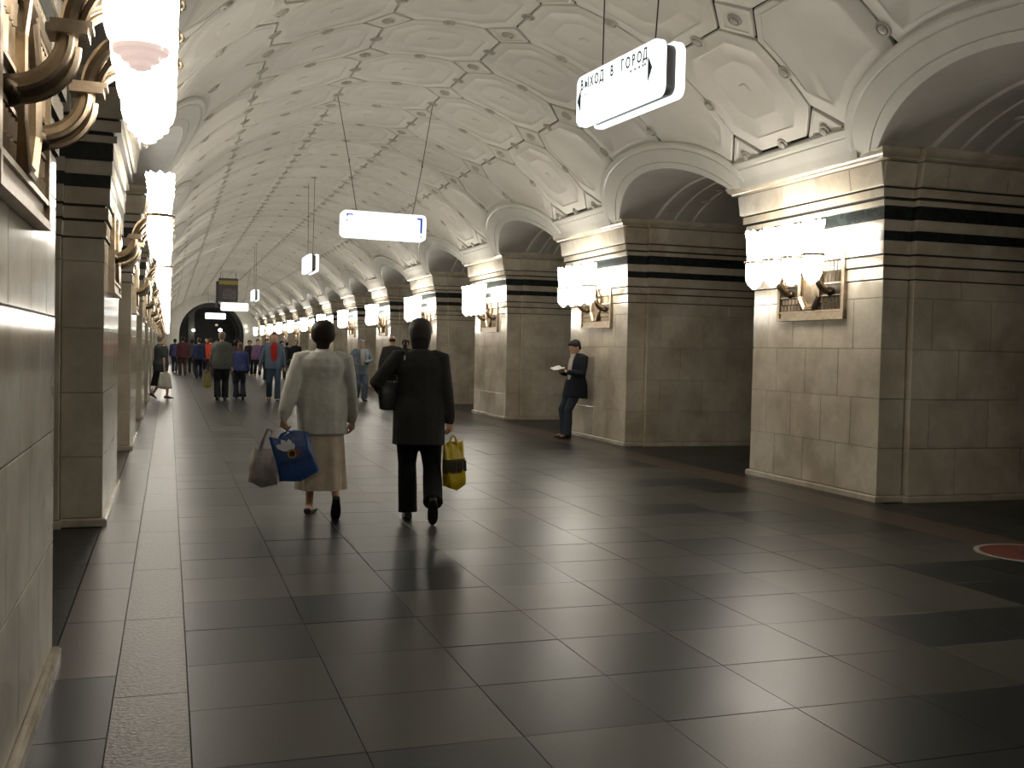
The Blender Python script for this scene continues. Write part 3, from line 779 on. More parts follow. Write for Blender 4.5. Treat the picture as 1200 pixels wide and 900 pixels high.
def person(label, pos, rz, H, o, group=None):
    """o: pose and outfit. Local frame: faces +y, x to the figure's right; built for 1.70 m and scaled."""
    k = H / 1.70; root = empty('person', (pos[0], pos[1], 0), rz); root.scale = (k, k, k)
    vox = o.get('vox', .02); fat = o.get('fat', 1.); lean = o.get('lean', 0); sw = o.get('sh', .178)
    skin = o.get('skin', SKIN); fine = vox < .017
    hipz = o.get('hipz', .90); hip = Vector((o.get('hipx', 0), o.get('hipy', 0), hipz))
    TM = Matrix.Translation(hip) @ Matrix.Rotation(-lean, 4, 'X') @ Matrix.Rotation(o.get('twist', 0), 4, 'Z') @ Matrix.Translation((0, 0, -.90))
    def U(p): return TM @ Vector(p)
    hy, hp = o.get('headyaw', 0), o.get('headpitch', 0)
    HM = TM @ Matrix.Translation((0, .0, 1.455)) @ Matrix.Rotation(hy, 4, 'Z') @ Matrix.Rotation(-hp, 4, 'X') @ Matrix.Translation((0, .018, .02))
    # ---- joints
    legs = []
    for s in (-1, 1):
        an, yaw_, pit = o['foot'][0 if s < 0 else 1]
        hj = hip + Vector((s * .085, 0, -.03))
        a, kn, c = ik(hj, an, .42, .40, (s * .05 + sin(yaw_) * .4, 1, 0)); legs.append((a, kn, c, yaw_, pit, s))
    arms = []
    for s in (-1, 1):
        wr, pole, hd, curl, pal = o['hand'][0 if s < 0 else 1]
        sj = U((s * sw, -.01, 1.385)); a, el, c = ik(sj, Vector(wr), .285, .255, pole); arms.append((a, el, c, hd, curl, pal, s))
    # ---- body: one continuous figure
    q = B()
    tor = [(0, 0, .80, .10, .08), (0, -.005, .86, .155, .11), (0, -.01, .93, .165, .12), (0, 0, 1.06, .135, .098), (0, .005, 1.2, .15, .11), (0, .0, 1.31, .165, .108), (0, -.005, 1.39, .15, .085), (0, -.005, 1.43, .075, .065)]
    q.loft(erings([(x, y, z, rx * fat, ry * fat) for x, y, z, rx, ry in tor], TM))
    q.tube([U((0, -.01, 1.40)), U((0, -.002, 1.46)), HM @ Vector((0, -.005, .045))], [.06, .052, .052], 12)
    hd = [(0, .042, 0, .022, .022), (0, .034, .014, .042, .048), (0, .020, .045, .057, .074), (0, .008, .085, .068, .090), (0, .0, .125, .074, .097), (0, -.006, .165, .0745, .097), (0, -.008, .195, .064, .084), (0, -.008, .218, .042, .056), (0, -.008, .230, .012, .016)]
    q.loft(erings(hd, HM, 18))
    q.tube([HM @ Vector((0, .088, .125)), HM @ Vector((0, .112, .088)), HM @ Vector((0, .098, .080))], [.010, .015, .009], 8, round_=True)
    for s in (-1, 1): q.ell((0, 0, 0), .010, .02, .032, 8, 6, M=HM @ Matrix.Translation((s * .077, -.012, .105)))
    bare = o.get('bare_legs')
    for a, kn, c, yaw_, pit, s in legs:
        m1 = kn.lerp(c, .35) + Vector((0, -.012, 0))
        q.tube([a, a.lerp(kn, .5), kn, m1, kn.lerp(c, .75), c], [.082 * fat, .068 * fat, .050, .053, .038, .034], 12, round_=True)
        FM = Matrix.Translation(c) @ Matrix.Rotation(-yaw_, 4, 'Z') @ Matrix.Rotation(-pit, 4, 'X')
        q.tube([FM @ Vector((0, -.045, -.04)), FM @ Vector((0, .03, -.035)), FM @ Vector((0, .12, -.055))], [(.03, .03), (.034, .034), (.036, .018)], 10, round_=True)
    for a, el, c, hdv, curl, pal, s in arms:
        q.tube([a, a.lerp(el, .3), el, el.lerp(c, .3), c], [.052, .045, .036, .037, .025], 10, round_=True)
        if not fine: q.tube([c, c + Vector(hdv).normalized() * .06, c + Vector(hdv).normalized() * .12], [(.026, .02), (.036, .018), (.024, .014)], 8, round_=True)
    body = q.obj('body', skin, root, smooth=180); live(body, vox * .8, 2)
    for a, el, c, hdv, curl, pal, s in arms:
        if fine:
            h_ = B(); hand_geo(h_, c, hdv, s, curl, 1.0, Vector(pal)); h_.obj('hand', skin, body, smooth=60)
    if o.get('face'):
        q = B()
        for s in (-1, 1): q.ell((0, 0, 0), .013, .006, .007, 8, 5, M=HM @ Matrix.Translation((s * .031, .086, .118)))
        q.obj('eyes', EYE, body)
        q = B(); q.ell((0, 0, 0), .022, .008, .006, 8, 5, M=HM @ Matrix.Translation((0, .088, .052))); q.obj('mouth', LIP, body)
    # ---- hair
    hs, hc = o.get('hair', ('short', (.02, .015, .012)))
    q = B()
    if hs == 'bald':
        q.loft(erings([(0, -.03, .09, .078, .075), (0, -.035, .12, .083, .080), (0, -.035, .15, .080, .078), (0, -.035, .165, .07, .07)], HM, 18))
    else:
        fr = -.018 if hs != 'cap' else -.004
        cap = [(0, fr - .022, .095, .076, .070), (0, fr - .012, .13, .086, .090), (0, fr - .004, .165, .087, .102), (0, fr, .195, .080, .100), (0, fr, .222, .060, .078), (0, fr, .243, .03, .04)]
        if hs in ('bob', 'full', 'nape'):
            cap = [(0, -.055, .045, .060, .045), (0, -.055, .065, .085, .062)] + [(0, fr - .030, .090, .102, .080), (0, fr - .018, .13, .110, .098), (0, fr - .008, .17, .110, .110), (0, fr, .205, .098, .108), (0, fr, .235, .075, .086), (0, fr, .258, .036, .046)]
        if hs == 'bob': cap = [(0, -.050, -.012, .040, .024), (0, -.052, .015, .058, .034)] + cap
        if hs == 'nape': cap = [(0, -.046, -.035, .062, .030), (0, -.050, .0, .072, .040), (0, -.052, .045, .082, .052), (0, fr - .036, .085, .090, .074), (0, fr - .018, .13, .097, .096), (0, fr - .008, .17, .098, .108), (0, fr, .205, .088, .104), (0, fr, .235, .066, .082), (0, fr, .253, .03, .04)]
        if hs == 'long': cap = [(0, -.06, -.07, .06, .035), (0, -.062, .03, .080, .05)] + cap
        q.loft(erings(cap, HM, 18))
        if hs == 'short': q.ell((0, 0, 0), .056, .022, .026, 12, 6, M=HM @ Matrix.Translation((.008, .062, .206)))
        if hs == 'short': q.loft(erings([(0, -.062, .035, .045, .03), (0, -.058, .07, .062, .05), (0, -.05, .10, .07, .06)], HM, 14))
    h_ = q.obj('hair', hairm(hc), root, smooth=180); live(h_, max(vox * .7, .009), 2)
    if hs == 'cap': h_.name = 'cap'
    # ---- clothes
    for nm, col, spec in o['wear']:
        m = fabric(col, spec.get('rough', .85), spec.get('fold', .5)); q = B()
        if nm in ('jacket', 'blouse', 'shirt', 'coat'):
            e, hem, fl = spec.get('ease', .02), spec.get('hem', .80), spec.get('flare', .02)
            rg = [(0, -.008, hem, .168 + e + fl, .128 + e + fl)]
            for z, rx, ry, y in ((.93, .168, .126, -.008), (1.06, .152 + spec.get('boxy', 0), .112 + spec.get('boxy', 0) * .6, 0), (1.2, .158, .116, .004), (1.31, .168, .114, 0), (1.385, .155, .095, -.005), (1.43, .085, .072, -.006), (1.452, .066, .06, -.006)):
                if z > hem + .04: rg.append((0, y, z, rx * fat + e + (fl * max(0, (1.06 - z)) / .26), ry * fat + e + (fl * max(0, (1.06 - z)) / .26)))
            rg.append((0, -.006, 1.47, .058, .052))
            q.loft(erings(rg, TM, 28, spec.get('fn')))
            sl = spec.get('sleeve', 1.0); sr = spec.get('sr', .058)
            for a, el, c, hdv, curl, pal, s in arms:
                if sl > .9:
                    f1, f2 = spec.get('puff', 1), spec.get('cuff', .78)
                    q.tube([a - Vector((s * .05, 0, -.012)), a + Vector((0, 0, .006)), a.lerp(el, .5), el, el.lerp(c, .5), el.lerp(c, .82), el.lerp(c, .97)], [sr * 1.02, sr * 1.2, sr * 1.06 * f1, sr * .95 * f1, sr * .88 * f1, sr * f2 * f1, sr * f2 * .82], 12, round_=True)
                else: q.tube([a - Vector((s * .045, 0, 0)), a, a.lerp(el, .85)], [sr * .95, sr * 1.1, sr * 1.1], 12, round_=True)
            live(q.obj(nm, m, root, smooth=180), max(vox * .75, .010), spec.get('sm', 3))
        elif nm in ('trousers', 'jeans'):
            e = spec.get('ease', .018); cu = spec.get('cuff', .068)
            q.loft(erings([(0, -.006, .76, .12, .10), (0, -.008, .84, .165 * fat + e, .125 * fat + e), (0, -.008, .93, .168 * fat + e, .124 * fat + e), (0, -.004, 1.02, .142 * fat + e, .105 * fat + e)], TM, 20))
            for a, kn, c, yaw_, pit, s in legs:
                FMd = (Matrix.Rotation(-yaw_, 4, 'Z') @ Matrix.Rotation(-pit, 4, 'X')) @ Vector((0, 0, -.02))
                q.tube([a + Vector((-s * .01, 0, .02)), a.lerp(kn, .5), kn, kn.lerp(c, .5) + Vector((0, -.008, 0)), kn.lerp(c, .9), c + FMd], [.098 * fat + e * .4, .082 * fat + e * .6, .062 + e * .7, .058 + e, cu, cu + .004], 12, round_=False)
            live(q.obj(nm, m, root, smooth=180), max(vox * .75, .010), 3)
        elif nm == 'skirt':
            hem, fl = spec['hem'], spec['flare']; y0 = spec.get('y', 0)
            npl = spec.get('pleats', 9); amp = spec.get('amp', .06)
            def fn(a, z, h0=hem): t = max(0, min(1, (.95 - z) / (.95 - h0))); return 1 + amp * t * (cos(npl * a) + .4 * cos(2 * npl * a + 1))
            rg = [(0, y0 - .004, hem + .01, .15 + fl - .03, .12 + fl - .03), (0, y0 - .004, hem, .165 + fl, .13 + fl)] + [(0, y0 * (1 - t) - .006, hem + (.9 - hem) * t, .165 + .015 * t + fl * (1 - t) ** 1.1, .13 + fl * (1 - t) ** 1.1) for t in (.15, .3, .5, .7, .85, 1)] + [(0, 0, 1.0, .15, .112), (0, 0, 1.02, .12, .09)]
            q.loft(erings(rg, None, 72, fn)); q.xf(Matrix.Translation((hip.x, hip.y, hip.z - .9))); q.obj(nm, m, root, smooth=60)
        elif nm == 'shirt_front':
            e = max([sp.get('ease', .02) for _, _, sp in o['wear']]) + .012; ww = spec.get('w', 1.0); rings = []
            for z, rx, ry, y0, hw in ((1.445, .082, .078, 0, .040), (1.39, .15, .095, 0, .058), (1.31, .168, .112, .002, .062), (1.2, .162, .118, .004, .060), (1.08, .155, .114, .002, .050), (1.0, .160, .120, -.004, .038)):
                pts_ = [(hw * ww * t, y0 + (ry * fat + e) * sqrt(max(.05, 1 - (hw * ww * t / (rx * fat + e)) ** 2))) for t in (-1, -.5, 0, .5, 1)]
                rings.append([U((x, y, z)) for x, y in pts_] + [U((x, y - .05, z)) for x, y in pts_[::-1]])
            q.loft(rings)
            q.obj(nm, m, root, smooth=40)
        elif nm == 'collar':
            q.loft(erings([(0, -.004, 1.425, .080, .072), (0, -.004, 1.47, .066, .060), (0, -.002, 1.478, .058, .052)], TM, 18)); q.obj(nm, m, root, smooth=50)
        elif nm == 'lapels':
            for s in (-1, 1):
                q.loft([[U((s * x, y, z)) for x, y, z in ((.055, .095, 1.44), (.10, .105, 1.33), (.05, .135, 1.15), (.03, .135, 1.15))], [U((s * x, y + .022, z)) for x, y, z in ((.05, .095, 1.44), (.10, .115, 1.33), (.05, .135, 1.15), (.03, .135, 1.15))]])
            q.obj(nm, m, root, smooth=0)
    # ---- shoes
    sc_, st = o.get('shoes', (None, 'shoe'))
    ms = SHOE if sc_ is None else fabric(sc_, .5, .1)
    for a, kn, c, yaw_, pit, s in legs:
        q = B(); FM = Matrix.Translation(c) @ Matrix.Rotation(-yaw_, 4, 'Z') @ Matrix.Rotation(-pit, 4, 'X')
        def rg(y, w_, z0, z1): return [FM @ Vector((w_ * cos(2 * pi * j / 14) * (1 if True else 0), y, (z0 + z1) / 2 + (z1 - z0) / 2 * max(-.92, min(1, 1.15 * sin(2 * pi * j / 14))))) for j in range(14)]
        top = -.005 if st == 'shoe' else -.028
        q.loft([rg(-.078, .014, -.078, -.035), rg(-.070, .032, -.08, top), rg(-.03, .037, -.08, top + .002), rg(.03, .040, -.08, top - .008), rg(.085, .045, -.08, -.032), rg(.135, .044, -.08, -.045), rg(.172, .030, -.08, -.052), rg(.188, .010, -.076, -.06)])
        sh_ = q.obj('shoe', ms, root, smooth=50)
        if fine:
            q = B(); q.loft([[FM @ Vector((w_ * cos(2 * pi * j / 14), y + l_ * sin(2 * pi * j / 14), z)) for j in range(14)] for w_, y, l_, z in ((.042, .055, .132, -.072), (.042, .055, .132, -.0825))]); q.obj('sole', BLACK, sh_, smooth=0)
    tag(root, label, 'person', group)
    return root

def walk(stride=.26, lead=-1, toe=.65, yaw_=.08):
    """one foot planted ahead, the other behind with the heel raised"""
    fr = ((.0, stride * .55, .082), yaw_, 0); bz = .08 * cos(toe) + .13 * sin(toe)
    bk_ = ((.0, -stride * .75, bz + .0), yaw_, toe)
    L, Rr = (fr, bk_) if lead < 0 else (bk_, fr)
    return [((-.09, L[0][1], L[0][2]), -L[1], L[2]), ((.09, Rr[0][1], Rr[0][2]), Rr[1], Rr[2])]
def stand(): return [((-.10, 0, .082), -.12, 0), ((.10, 0, .082), .12, 0)]
def hang(s, y=0., out=.27, z=.80, curl=.45): return ((s * out, y, z), (s * .4, -1, 0), (0, .12, -1), curl, (-s, .2, 0))

# --- woman in the pale blouse, walking away
W_POS = (1.255, 8.88)
def foldfn(a, z): return 1 + .028 * cos(6 * a + 2.2 * z) * (1 if z < 1.2 else .35) + .014 * cos(11 * a - 7 * z) - .03 * max(0, 1 - abs(math.atan2(sin(a + pi / 2), cos(a + pi / 2))) / .10) * (1 if z < 1.3 else 0)
woman = person('person walking away in loose pale grey blouse and long beige skirt', W_POS, -.14, 1.655, dict(
    vox=.0145, fat=1.12, sh=.185, lean=.03, headyaw=-.05, headpitch=.05, skin=SKIN, hair=('bob', (.022, .013, .009)), face=False,
    foot=[((-.10, .16, .082), .25, 0), ((.13, -.20, .175), -.02, .95)],
    hand=[((-.335, -.13, .845), (-.7, -1, .1), (-.05, -.10, -1), .9, (1, .1, 0)), ((.265, .03, .82), (.5, -1, 0), (.02, .15, -1), .55, (-1, .3, 0))],
    wear=[('blouse', (.60, .61, .55), dict(ease=.032, hem=.725, flare=.012, boxy=.022, sr=.068, puff=1.14, cuff=.80, fold=1.0, fn=foldfn, sm=1)), ('collar', (.60, .61, .55), {}),
          ('skirt', (.56, .48, .37), dict(hem=.245, flare=.045, pleats=6, amp=.085, y=-.02))],
    shoes=(None, 'open')))
# --- person in the charcoal suit
M_POS = (2.005, 8.46)
man = person('person walking away in a charcoal jacket and black trousers, carrying the yellow bag', M_POS, -.20, 1.69, dict(
    vox=.0145, fat=1.06, sh=.178, lean=.02, headyaw=.04, headpitch=.0, skin=SKIN, hair=('nape', (.042, .036, .032)),
    foot=[((-.075, .10, .082), -.05, 0), ((.125, -.22, .20), .05, 1.05)],
    hand=[((-.25, .17, 1.04), (-1, -.7, -.25), (.35, .9, -.15), .8, (.6, 0, -.6)), ((.275, .0, .80), (.5, -1, 0), (.0, .1, -1), .9, (-1, .1, 0))],
    wear=[('jacket', (.030, .029, .026), dict(ease=.024, hem=.655, flare=.028, boxy=.010, sr=.064, cuff=.78, fold=.9, fn=foldfn, sm=2)), ('collar', (.030, .029, .026), {}),
          ('trousers', (.009, .009, .010), dict(cuff=.082, ease=.026))]))
# --- man reading, leaning on the second right-hand pier
reader = person('person in dark jacket and white shirt reading a book, leaning against a pier', (6.47, 16.32), radians(90 + 9), 1.70, dict(
    vox=.0145, fat=1.0, sh=.175, hipy=-.14, hipz=.885, lean=-.09, headpitch=.60, headyaw=.0, skin=SKIN2, face=True, hair=('short', (.022, .020, .020)),
    foot=[((-.09, .06, .082), -.15, 0), ((.09, .0, .082), .25, 0)],
    hand=[((-.11, .075, 1.125), (-.6, -.8, -.8), (.60, .75, .30), .7, (.3, -.2, 1)), ((.11, .085, 1.12), (.6, -.8, -.8), (-.55, .8, .25), .6, (-.3, -.2, 1))],
    wear=[('jacket', (.014, .017, .024), dict(ease=.028, hem=.70, flare=.045, sr=.064)), ('shirt_front', (.62, .58, .52), {}), ('collar', (.62, .58, .52), {}), ('jeans', (.035, .045, .062), dict(cuff=.078))],
    shoes=((.05, .042, .035), 'shoe')))
BLK, NAVY = (.012, .012, .014), (.02, .03, .075)
# --- middle distance
person('grey-haired person in dark short-sleeved top and long black skirt near the left piers', (-.19, 28.9), -1.15, 1.69, dict(
    vox=.018, fat=1.22, skin=SKIN2, face=True, hair=('short', (.16, .14, .12)), foot=walk(.24, 1, .5), hand=[hang(-1, .06, .26), hang(1, -.03, .27)],
    wear=[('blouse', (.045, .055, .058), dict(ease=.03, hem=.74, sleeve=.5, flare=.02)), ('skirt', BLK, dict(hem=.34, flare=.11, pleats=6, amp=.03))]))
person('person in a grey-green jacket and black trousers walking away with an olive bag', (1.33, 28.2), -.02, 1.80, dict(
    vox=.018, fat=1.15, hair=('short', (.20, .15, .10)), foot=walk(.16, 1, .3), hand=[hang(-1, 0, .28), hang(1, .03, .26)],
    wear=[('jacket', (.085, .095, .080), dict(ease=.035, hem=.78, flare=.015, boxy=.02)), ('trousers', BLK, dict(cuff=.085, ease=.03))]))
person('short person in a bright blue top and dark wide trousers beside the grey-green jacket', (1.83, 28.7), 0, 1.53, dict(
    vox=.018, fat=1.0, hair=('long', (.13, .065, .035)), foot=walk(.16, -1, .4), hand=[hang(-1, .02, .27), hang(1, .0, .27)],
    wear=[('shirt', (.045, .06, .17), dict(ease=.02, hem=.86, sleeve=1)), ('trousers', (.02, .022, .035), dict(cuff=.10, ease=.02))]))
person('person in an open blue denim jacket over a red shirt and jeans, walking this way', (2.65, 27.95), pi - .05, 1.81, dict(
    vox=.018, fat=1.05, skin=SKIN, face=True, hair=('short', (.07, .04, .025)), foot=walk(.30, -1, .5), hand=[hang(-1, .10, .28), hang(1, -.08, .34, .86)],
    wear=[('jacket', (.10, .14, .19), dict(ease=.03, hem=.80, flare=.01)), ('shirt_front', (.42, .025, .02), dict(w=1.35)), ('jeans', (.045, .07, .10), dict(cuff=.075))], shoes=((.09, .055, .03), 'shoe')))
q_ = dict(vox=.018, fat=1.05, face=True, skin=SKIN, hair=('cap', (.24, .26, .29)), foot=walk(.14, -1, .35), hand=[((-.10, .22, 1.08), (-1, -.3, -.6), (.7, .5, .2), .7, (0, 0, 1)), ((.20, .12, 1.02), (1, -.5, -.4), (-.6, .5, 0), .7, (0, 0, 1))],
          wear=[('jacket', (.17, .21, .25), dict(ease=.04, hem=.74, boxy=.02)), ('shirt_front', (.45, .45, .44), {}), ('jeans', (.13, .17, .23), dict(cuff=.085, ease=.03))])
person('person in a pale blue denim suit and grey woollen hat, facing the camera', (5.02, 28.2), pi + .15, 1.68, q_)
person('balding person in a dark suit walking away beside the right-hand piers', (5.45, 26.1), -.12, 1.78, dict(
    vox=.018, fat=1.1, skin=SKIN, hair=('bald', (.03, .025, .02)), foot=walk(.26, -1, .5), hand=[hang(-1, .1, .29, .88), hang(1, -.04, .27)],
    wear=[('jacket', (.035, .035, .036), dict(ease=.032, hem=.72)), ('trousers', BLK, dict(cuff=.08))]))
person('person in a black coat half hidden behind the charcoal-suited walker', (6.36, 28.6), pi - .2, 1.72, dict(
    vox=.02, fat=1.0, skin=SKIN2, face=True, hair=('bob', (.03, .02, .015)), foot=walk(.2, 1, .4), hand=[hang(-1), hang(1)],
    wear=[('coat', BLK, dict(ease=.035, hem=.5)), ('trousers', BLK, {})]))
# --- the far crowd, walking towards the portal or from it
CROWD = [  # px-derived x, y, facing, height, top colour, leg colour, hair, label
    (.30, 55.5, 0, 1.72, (.075, .07, .17), (.05, .07, .10), 'short', 'far crowd person in a violet-blue jacket and jeans, leftmost of the crowd'),
    (.63, 50.5, 0, 1.80, (.10, .035, .04), (.09, .055, .04), 'short', 'far crowd person in a maroon jacket and brown trousers'),
    (1.13, 55.0, .1, 1.74, (.045, .045, .045), (.03, .03, .03), 'bob', 'far crowd person in dark grey behind the navy jacket'),
    (1.24, 46.5, 0, 1.74, (.025, .035, .09), (.016, .02, .04), 'short', 'far crowd person in a navy blue jacket and dark blue trousers'),
    (2.0, 60.0, pi, 1.82, (.03, .03, .05), BLK, 'short', 'tall far crowd person in a dark jacket behind the orange-red jacket'),
    (1.80, 49.0, 0, 1.76, (.48, .06, .025), (.05, .035, .05), 'short', 'far crowd person in an orange-red jacket'),
    (2.22, 53.0, pi, 1.70, (.16, .10, .07), BLK, 'full', 'far crowd person in a brown top behind the grey-green jacket'),
    (2.41, 40.0, 0, 1.66, (.09, .05, .035), (.03, .025, .03), 'bob', 'brown-haired far person in brown behind the bright blue top'),
    (3.77, 52.0, pi, 1.72, (.04, .035, .03), BLK, 'bob', 'far crowd person in black with brown hair, right of the bright blue top'),
    (4.07, 51.0, pi, 1.76, (.19, .11, .22), BLK, 'short', 'far crowd person in a lilac shirt and black trousers'),
    (3.84, 43.5, pi, 1.75, (.06, .075, .085), (.02, .022, .03), 'short', 'far person in a slate jacket, partly behind the red shirt'),
    (4.80, 47.0, pi + .3, 1.68, (.015, .017, .022), BLK, 'bob', 'far person in black, right of the red shirt'),
    (5.45, 51.0, 0, 1.68, (.02, .022, .03), (.03, .03, .04), 'short', 'far person in a dark navy coat between the two in black'),
    (5.84, 50.5, pi - .4, 1.76, BLK, BLK, 'short', 'far person in a black suit just left of the pale blouse'),
]
rngp = random.Random(21)
for x, y, rz, H, tc, lc, hs, lab in CROWD:
    person(lab, (x, y), rz + rngp.uniform(-.15, .15), H, dict(vox=.03, fat=rngp.uniform(1.0, 1.15), hair=(hs, rngp.choice(((.02, .014, .01), (.06, .035, .02), (.04, .03, .022)))),
           foot=walk(rngp.uniform(.16, .28), rngp.choice((-1, 1)), .4), hand=[hang(-1, rngp.uniform(-.08, .1)), hang(1, rngp.uniform(-.08, .1))],
           wear=[('jacket', tc, dict(ease=.03, hem=.77)), ('trousers', lc, dict(cuff=.075))]), 'people in the far crowd')

# ------------------------------------------------------------------ things they carry
def to_world(root, p): return Matrix.LocRotScale(root.location, root.rotation_euler, root.scale) @ Vector(p)
PLB = mat('blue_plastic', (.026, .085, .27), .34, var=(.018, .062, .20), scale=9, bump=.7, bscale=16)
PLY = mat('yellow_plastic', (.62, .46, .02), .34, var=(.52, .37, .012), scale=9, bump=.7, bscale=18)
PLW = mat('white_plastic', (.50, .47, .42), .38, var=(.38, .36, .33), scale=9, bump=.8, bscale=16)
PLO = mat('olive_plastic', (.20, .17, .02), .45, var=(.15, .12, .015), scale=8, bump=.5, bscale=14)
PRINT = mat('print_black', (.008, .009, .014), .5); PRW = mat('print_white', (.75, .76, .78), .5); PRG = mat('print_gold', (.32, .20, .06), .5); PRR = mat('print_rust', (.25, .05, .03), .5)
BAND = mat('print_olive_band', (.11, .095, .018), .45)
def carrier(name, label, cat, hand, drop, rz, roll, w, h, t, m, grow=1., lumps=.06, handles=True, seed=1, printer=None):
    """a plastic carrier hanging from the point hand; local x across, z up, front face towards local -y"""
    root = empty(name, hand, rz); root.rotation_euler = (0, roll, rz); rng = random.Random(seed); ph = [rng.uniform(0, 6) for _ in range(6)]
    def prof(v): # half width, half depth
        return w / 2 * (1 + (grow - 1) * (1 - v)), t / 2 * (1 - v ** 3 * .82) * (.55 + .45 * min(1, v * 5 + .3))
    rings = []; nz = 14; n = 36
    for i in range(nz + 1):
        v = i / nz; a, c = prof(v); r = []
        for j in range(n):
            f = 2 * pi * j / n; ca, sa = cos(f), sin(f)
            x = a * math.copysign(abs(ca) ** .45, ca); y = c * math.copysign(abs(sa) ** .6, sa)
            kx = 1 + lumps * .5 * sin(7 * v + ph[0] + 2 * f); y *= 1 + lumps * 2 * sin(9 * x / w + ph[1] + 5 * v); y += lumps * .08 * sin(11 * x / w * 2 + ph[2]) * (v > .5)
            z = -drop - h + h * v + (.012 * sin(3 * f + ph[3]) if 0 < i < nz else 0) - (.02 * cos(2 * x / w * 3) if i == 0 else 0) + (.02 * sin(x / w * 9 + ph[4]) if i == nz else 0)
            r.append((x * kx, y, z))
        rings.append(r)
    q = B(); q.loft(rings); q.obj('bag_body', m, root, smooth=40)
    if handles:
        q = B()
        for s in (-1, 1):
            for yy in (-1, 1):
                q.tube([(s * w * .24, yy * .008, -drop - .02), (s * w * .16, yy * .008, -drop * .55), (s * .018, yy * .012, -.004), (0, yy * .012, .010)], [(.022, .005), (.016, .005), (.010, .005), (.010, .005)], 8)
        q.obj('handle', m, root, smooth=40)
    if printer: printer(root, drop, w, h, t)
    tag(root, label, cat); return root
def blue_print(root, drop, w, h, t):
    y = -t / 2 * 1.02 - .010; zc = -drop - h * .43
    text('MY MARTIN', root, (.012, y, -drop - h * .60), .050, PRINT, sx=.86, adv=.58)
    for a, L in ((2.5, .125), (2.0, .12), (1.45, .10), (.95, .07)):
        c = Vector((-.02, 0, zc + .03)); d = Vector((cos(a), 0, sin(a))); pnt = Vector((-d.z, 0, d.x))
        flat('petal', [(p.x, p.z) for p in (c, c + d * L * .4 + pnt * .024, c + d * L * .8 + pnt * .02, c + d * L, c + d * L * .8 - pnt * .02, c + d * L * .4 - pnt * .024)], y, root, PRW)
    for nm, r0, m_, dy, cx in (('badge', .040, PRG, .002, 0), ('badge_centre', .024, PRINT, .004, 0), ('badge', .022, PRR, .003, .05)):
        flat(nm, [(cx - .01 + r0 * cos(2 * pi * i / 16), zc + .005 + r0 * sin(2 * pi * i / 16)) for i in range(16)], y - dy, root, m_)
def yellow_print(root, drop, w, h, t):
    zc = -drop - h * .50
    q = B(); a = w / 2 * 1.035; c = t / 2 * 1.03
    n = 36
    q.loft([[(a * math.copysign(abs(cos(2 * pi * j / n)) ** .45, cos(2 * pi * j / n)), c * math.copysign(abs(sin(2 * pi * j / n)) ** .6, sin(2 * pi * j / n)), z) for j in range(n)] for z in (zc - .06, zc + .06)], caps=False)
    q.obj('printed_band', BAND, root, fix=True, smooth=40)
    for x, ww in ((-.075, .012), (-.048, .018), (-.02, .010), (.004, .016), (.030, .012), (.062, .022)):
        flat('lettering', [(x, zc - .045), (x + ww, zc - .045), (x + ww, zc + .045), (x, zc + .045)], -c - .004, root, PRINT)
hl = to_world(woman, (-.345, -.145, .765)); hr = to_world(man, (.278, .01, .725))
hl += Vector((.0, -.0, 0))
carrier('shopping_bag', 'blue plastic carrier bag with white petal print, held by the pale-bloused walker', 'bag', hl + Vector((.045, -.10, -.0)), .02, -.10, radians(-15), .315, .385, .11, PLB, 1.05, .05, seed=4, printer=blue_print)
carrier('shopping_bag', 'whitish bulging plastic bag hanging behind the blue carrier bag', 'bag', hl + Vector((-.085, .12, 0)), .17, -.2, radians(6), .24, .30, .17, PLW, 1.1, .12, seed=9)
carrier('shopping_bag', 'yellow plastic carrier bag with dark printed band, held by the charcoal-suited walker', 'bag', hr + Vector((.015, -.01, 0)), .06, .15, radians(-3), .18, .375, .13, PLY, 1.05, .05, seed=3, printer=yellow_print)
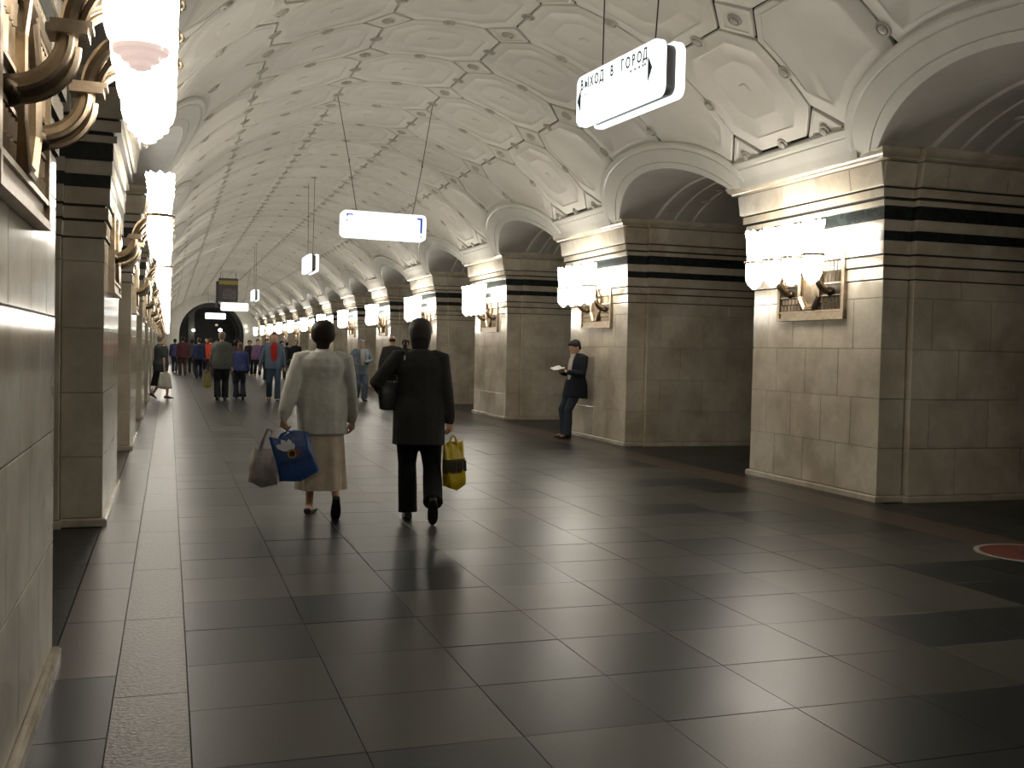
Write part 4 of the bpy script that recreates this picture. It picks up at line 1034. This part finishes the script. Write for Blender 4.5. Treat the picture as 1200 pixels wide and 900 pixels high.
# shoulder bag
sb = empty('shoulder_bag', to_world(man, (-.245, .0, 1.085)), -.2)
q = B(); q.loft([[(x * .5 * kk, y * kk2, z) for x, y in [(.15 * math.copysign(abs(cos(a)) ** .6, cos(a)), .055 * math.copysign(abs(sin(a)) ** .7, sin(a))) for a in [2 * pi * j / 24 for j in range(24)]]] for z, kk, kk2 in ((-.14, .9, .7), (-.13, 1.15, 1), (0, 1.35, 1), (.07, 1.3, .8), (.10, 1.1, .5))])
LEA = mat('bag_leather', (.008, .008, .009), .4); q.obj('bag_body', LEA, sb)
q = B(); q.tube([(.10, -.03, .12), (.12, -.08, .28), (.125, -.06, .40), (.125, .0, .44), (.11, .06, .36), (.06, .04, .12)], [(.012, .004)] * 6, 8); q.obj('strap', LEA, sb)
for z, y in ((.30, -.090), (.22, -.078), (.15, -.058)):
    q = B(); q.box(.108, .124, y - .006, y + .004, z - .02, z + .02); q.obj('buckle', mat('pale_metal', (.5, .5, .47), .3, metal=.8), sb, smooth=0)
tag(sb, 'black leather shoulder bag under the left arm of the charcoal-suited walker', 'bag')
# book
bc = to_world(reader, (.0, .215, 1.175)); bk = empty('open_book', bc, reader.rotation_euler.z); bk.rotation_euler = (radians(-16), radians(-8), reader.rotation_euler.z)
PAPER = mat('paper', (.72, .70, .64), .7)
for s in (-1, 1):
    q = B(); q.loft([[(s * x, y, z0 + z) for y, z in ((-.085, 0), (.085, 0), (.085, .0), (-.085, 0))] for x, z0 in ((0, 0),)] * 1 + []) if False else None
    q.loft([[(s * x, -.085, z), (s * x, .085, z), (s * x, .085, z - th), (s * x, -.085, z - th)] for x, z, th in ((.002, .0, .012), (.03, .012, .013), (.08, .02, .011), (.115, .022, .009))]); q.obj('page_block', PAPER, bk, smooth=0)
q = B(); q.loft([[(x, -.09, z), (x, .09, z), (x, .09, z - .003), (x, -.09, z - .003)] for x, z in ((-.12, .010), (-.08, .007), (0, -.013), (.08, .007), (.12, .010))]); q.obj('cover', mat('book_cover', (.03, .025, .022), .5), bk, smooth=0)
tag(bk, 'small open book with white pages in the hands of the leaning reader', 'book')
# bags of the middle distance
wl_ = bpy.data.objects
def hand_of(lab, p):
    for o in wl_:
        if o.get('label', '').startswith(lab): return to_world(o, p)
carrier('shopping_bag', 'white plastic bag beside the black skirt near the left piers', 'bag', hand_of('grey-haired', (.36, -.05, .73)), .03, .1, 0, .26, .42, .14, PLW, 1.5, .06, seed=6)
carrier('shopping_bag', 'olive yellow plastic bag carried by the grey-green jacket', 'bag', hand_of('person in a grey-green', (-.34, 0, .73)), .06, 0, 0, .17, .38, .12, PLO, 1.1, .06, seed=8)
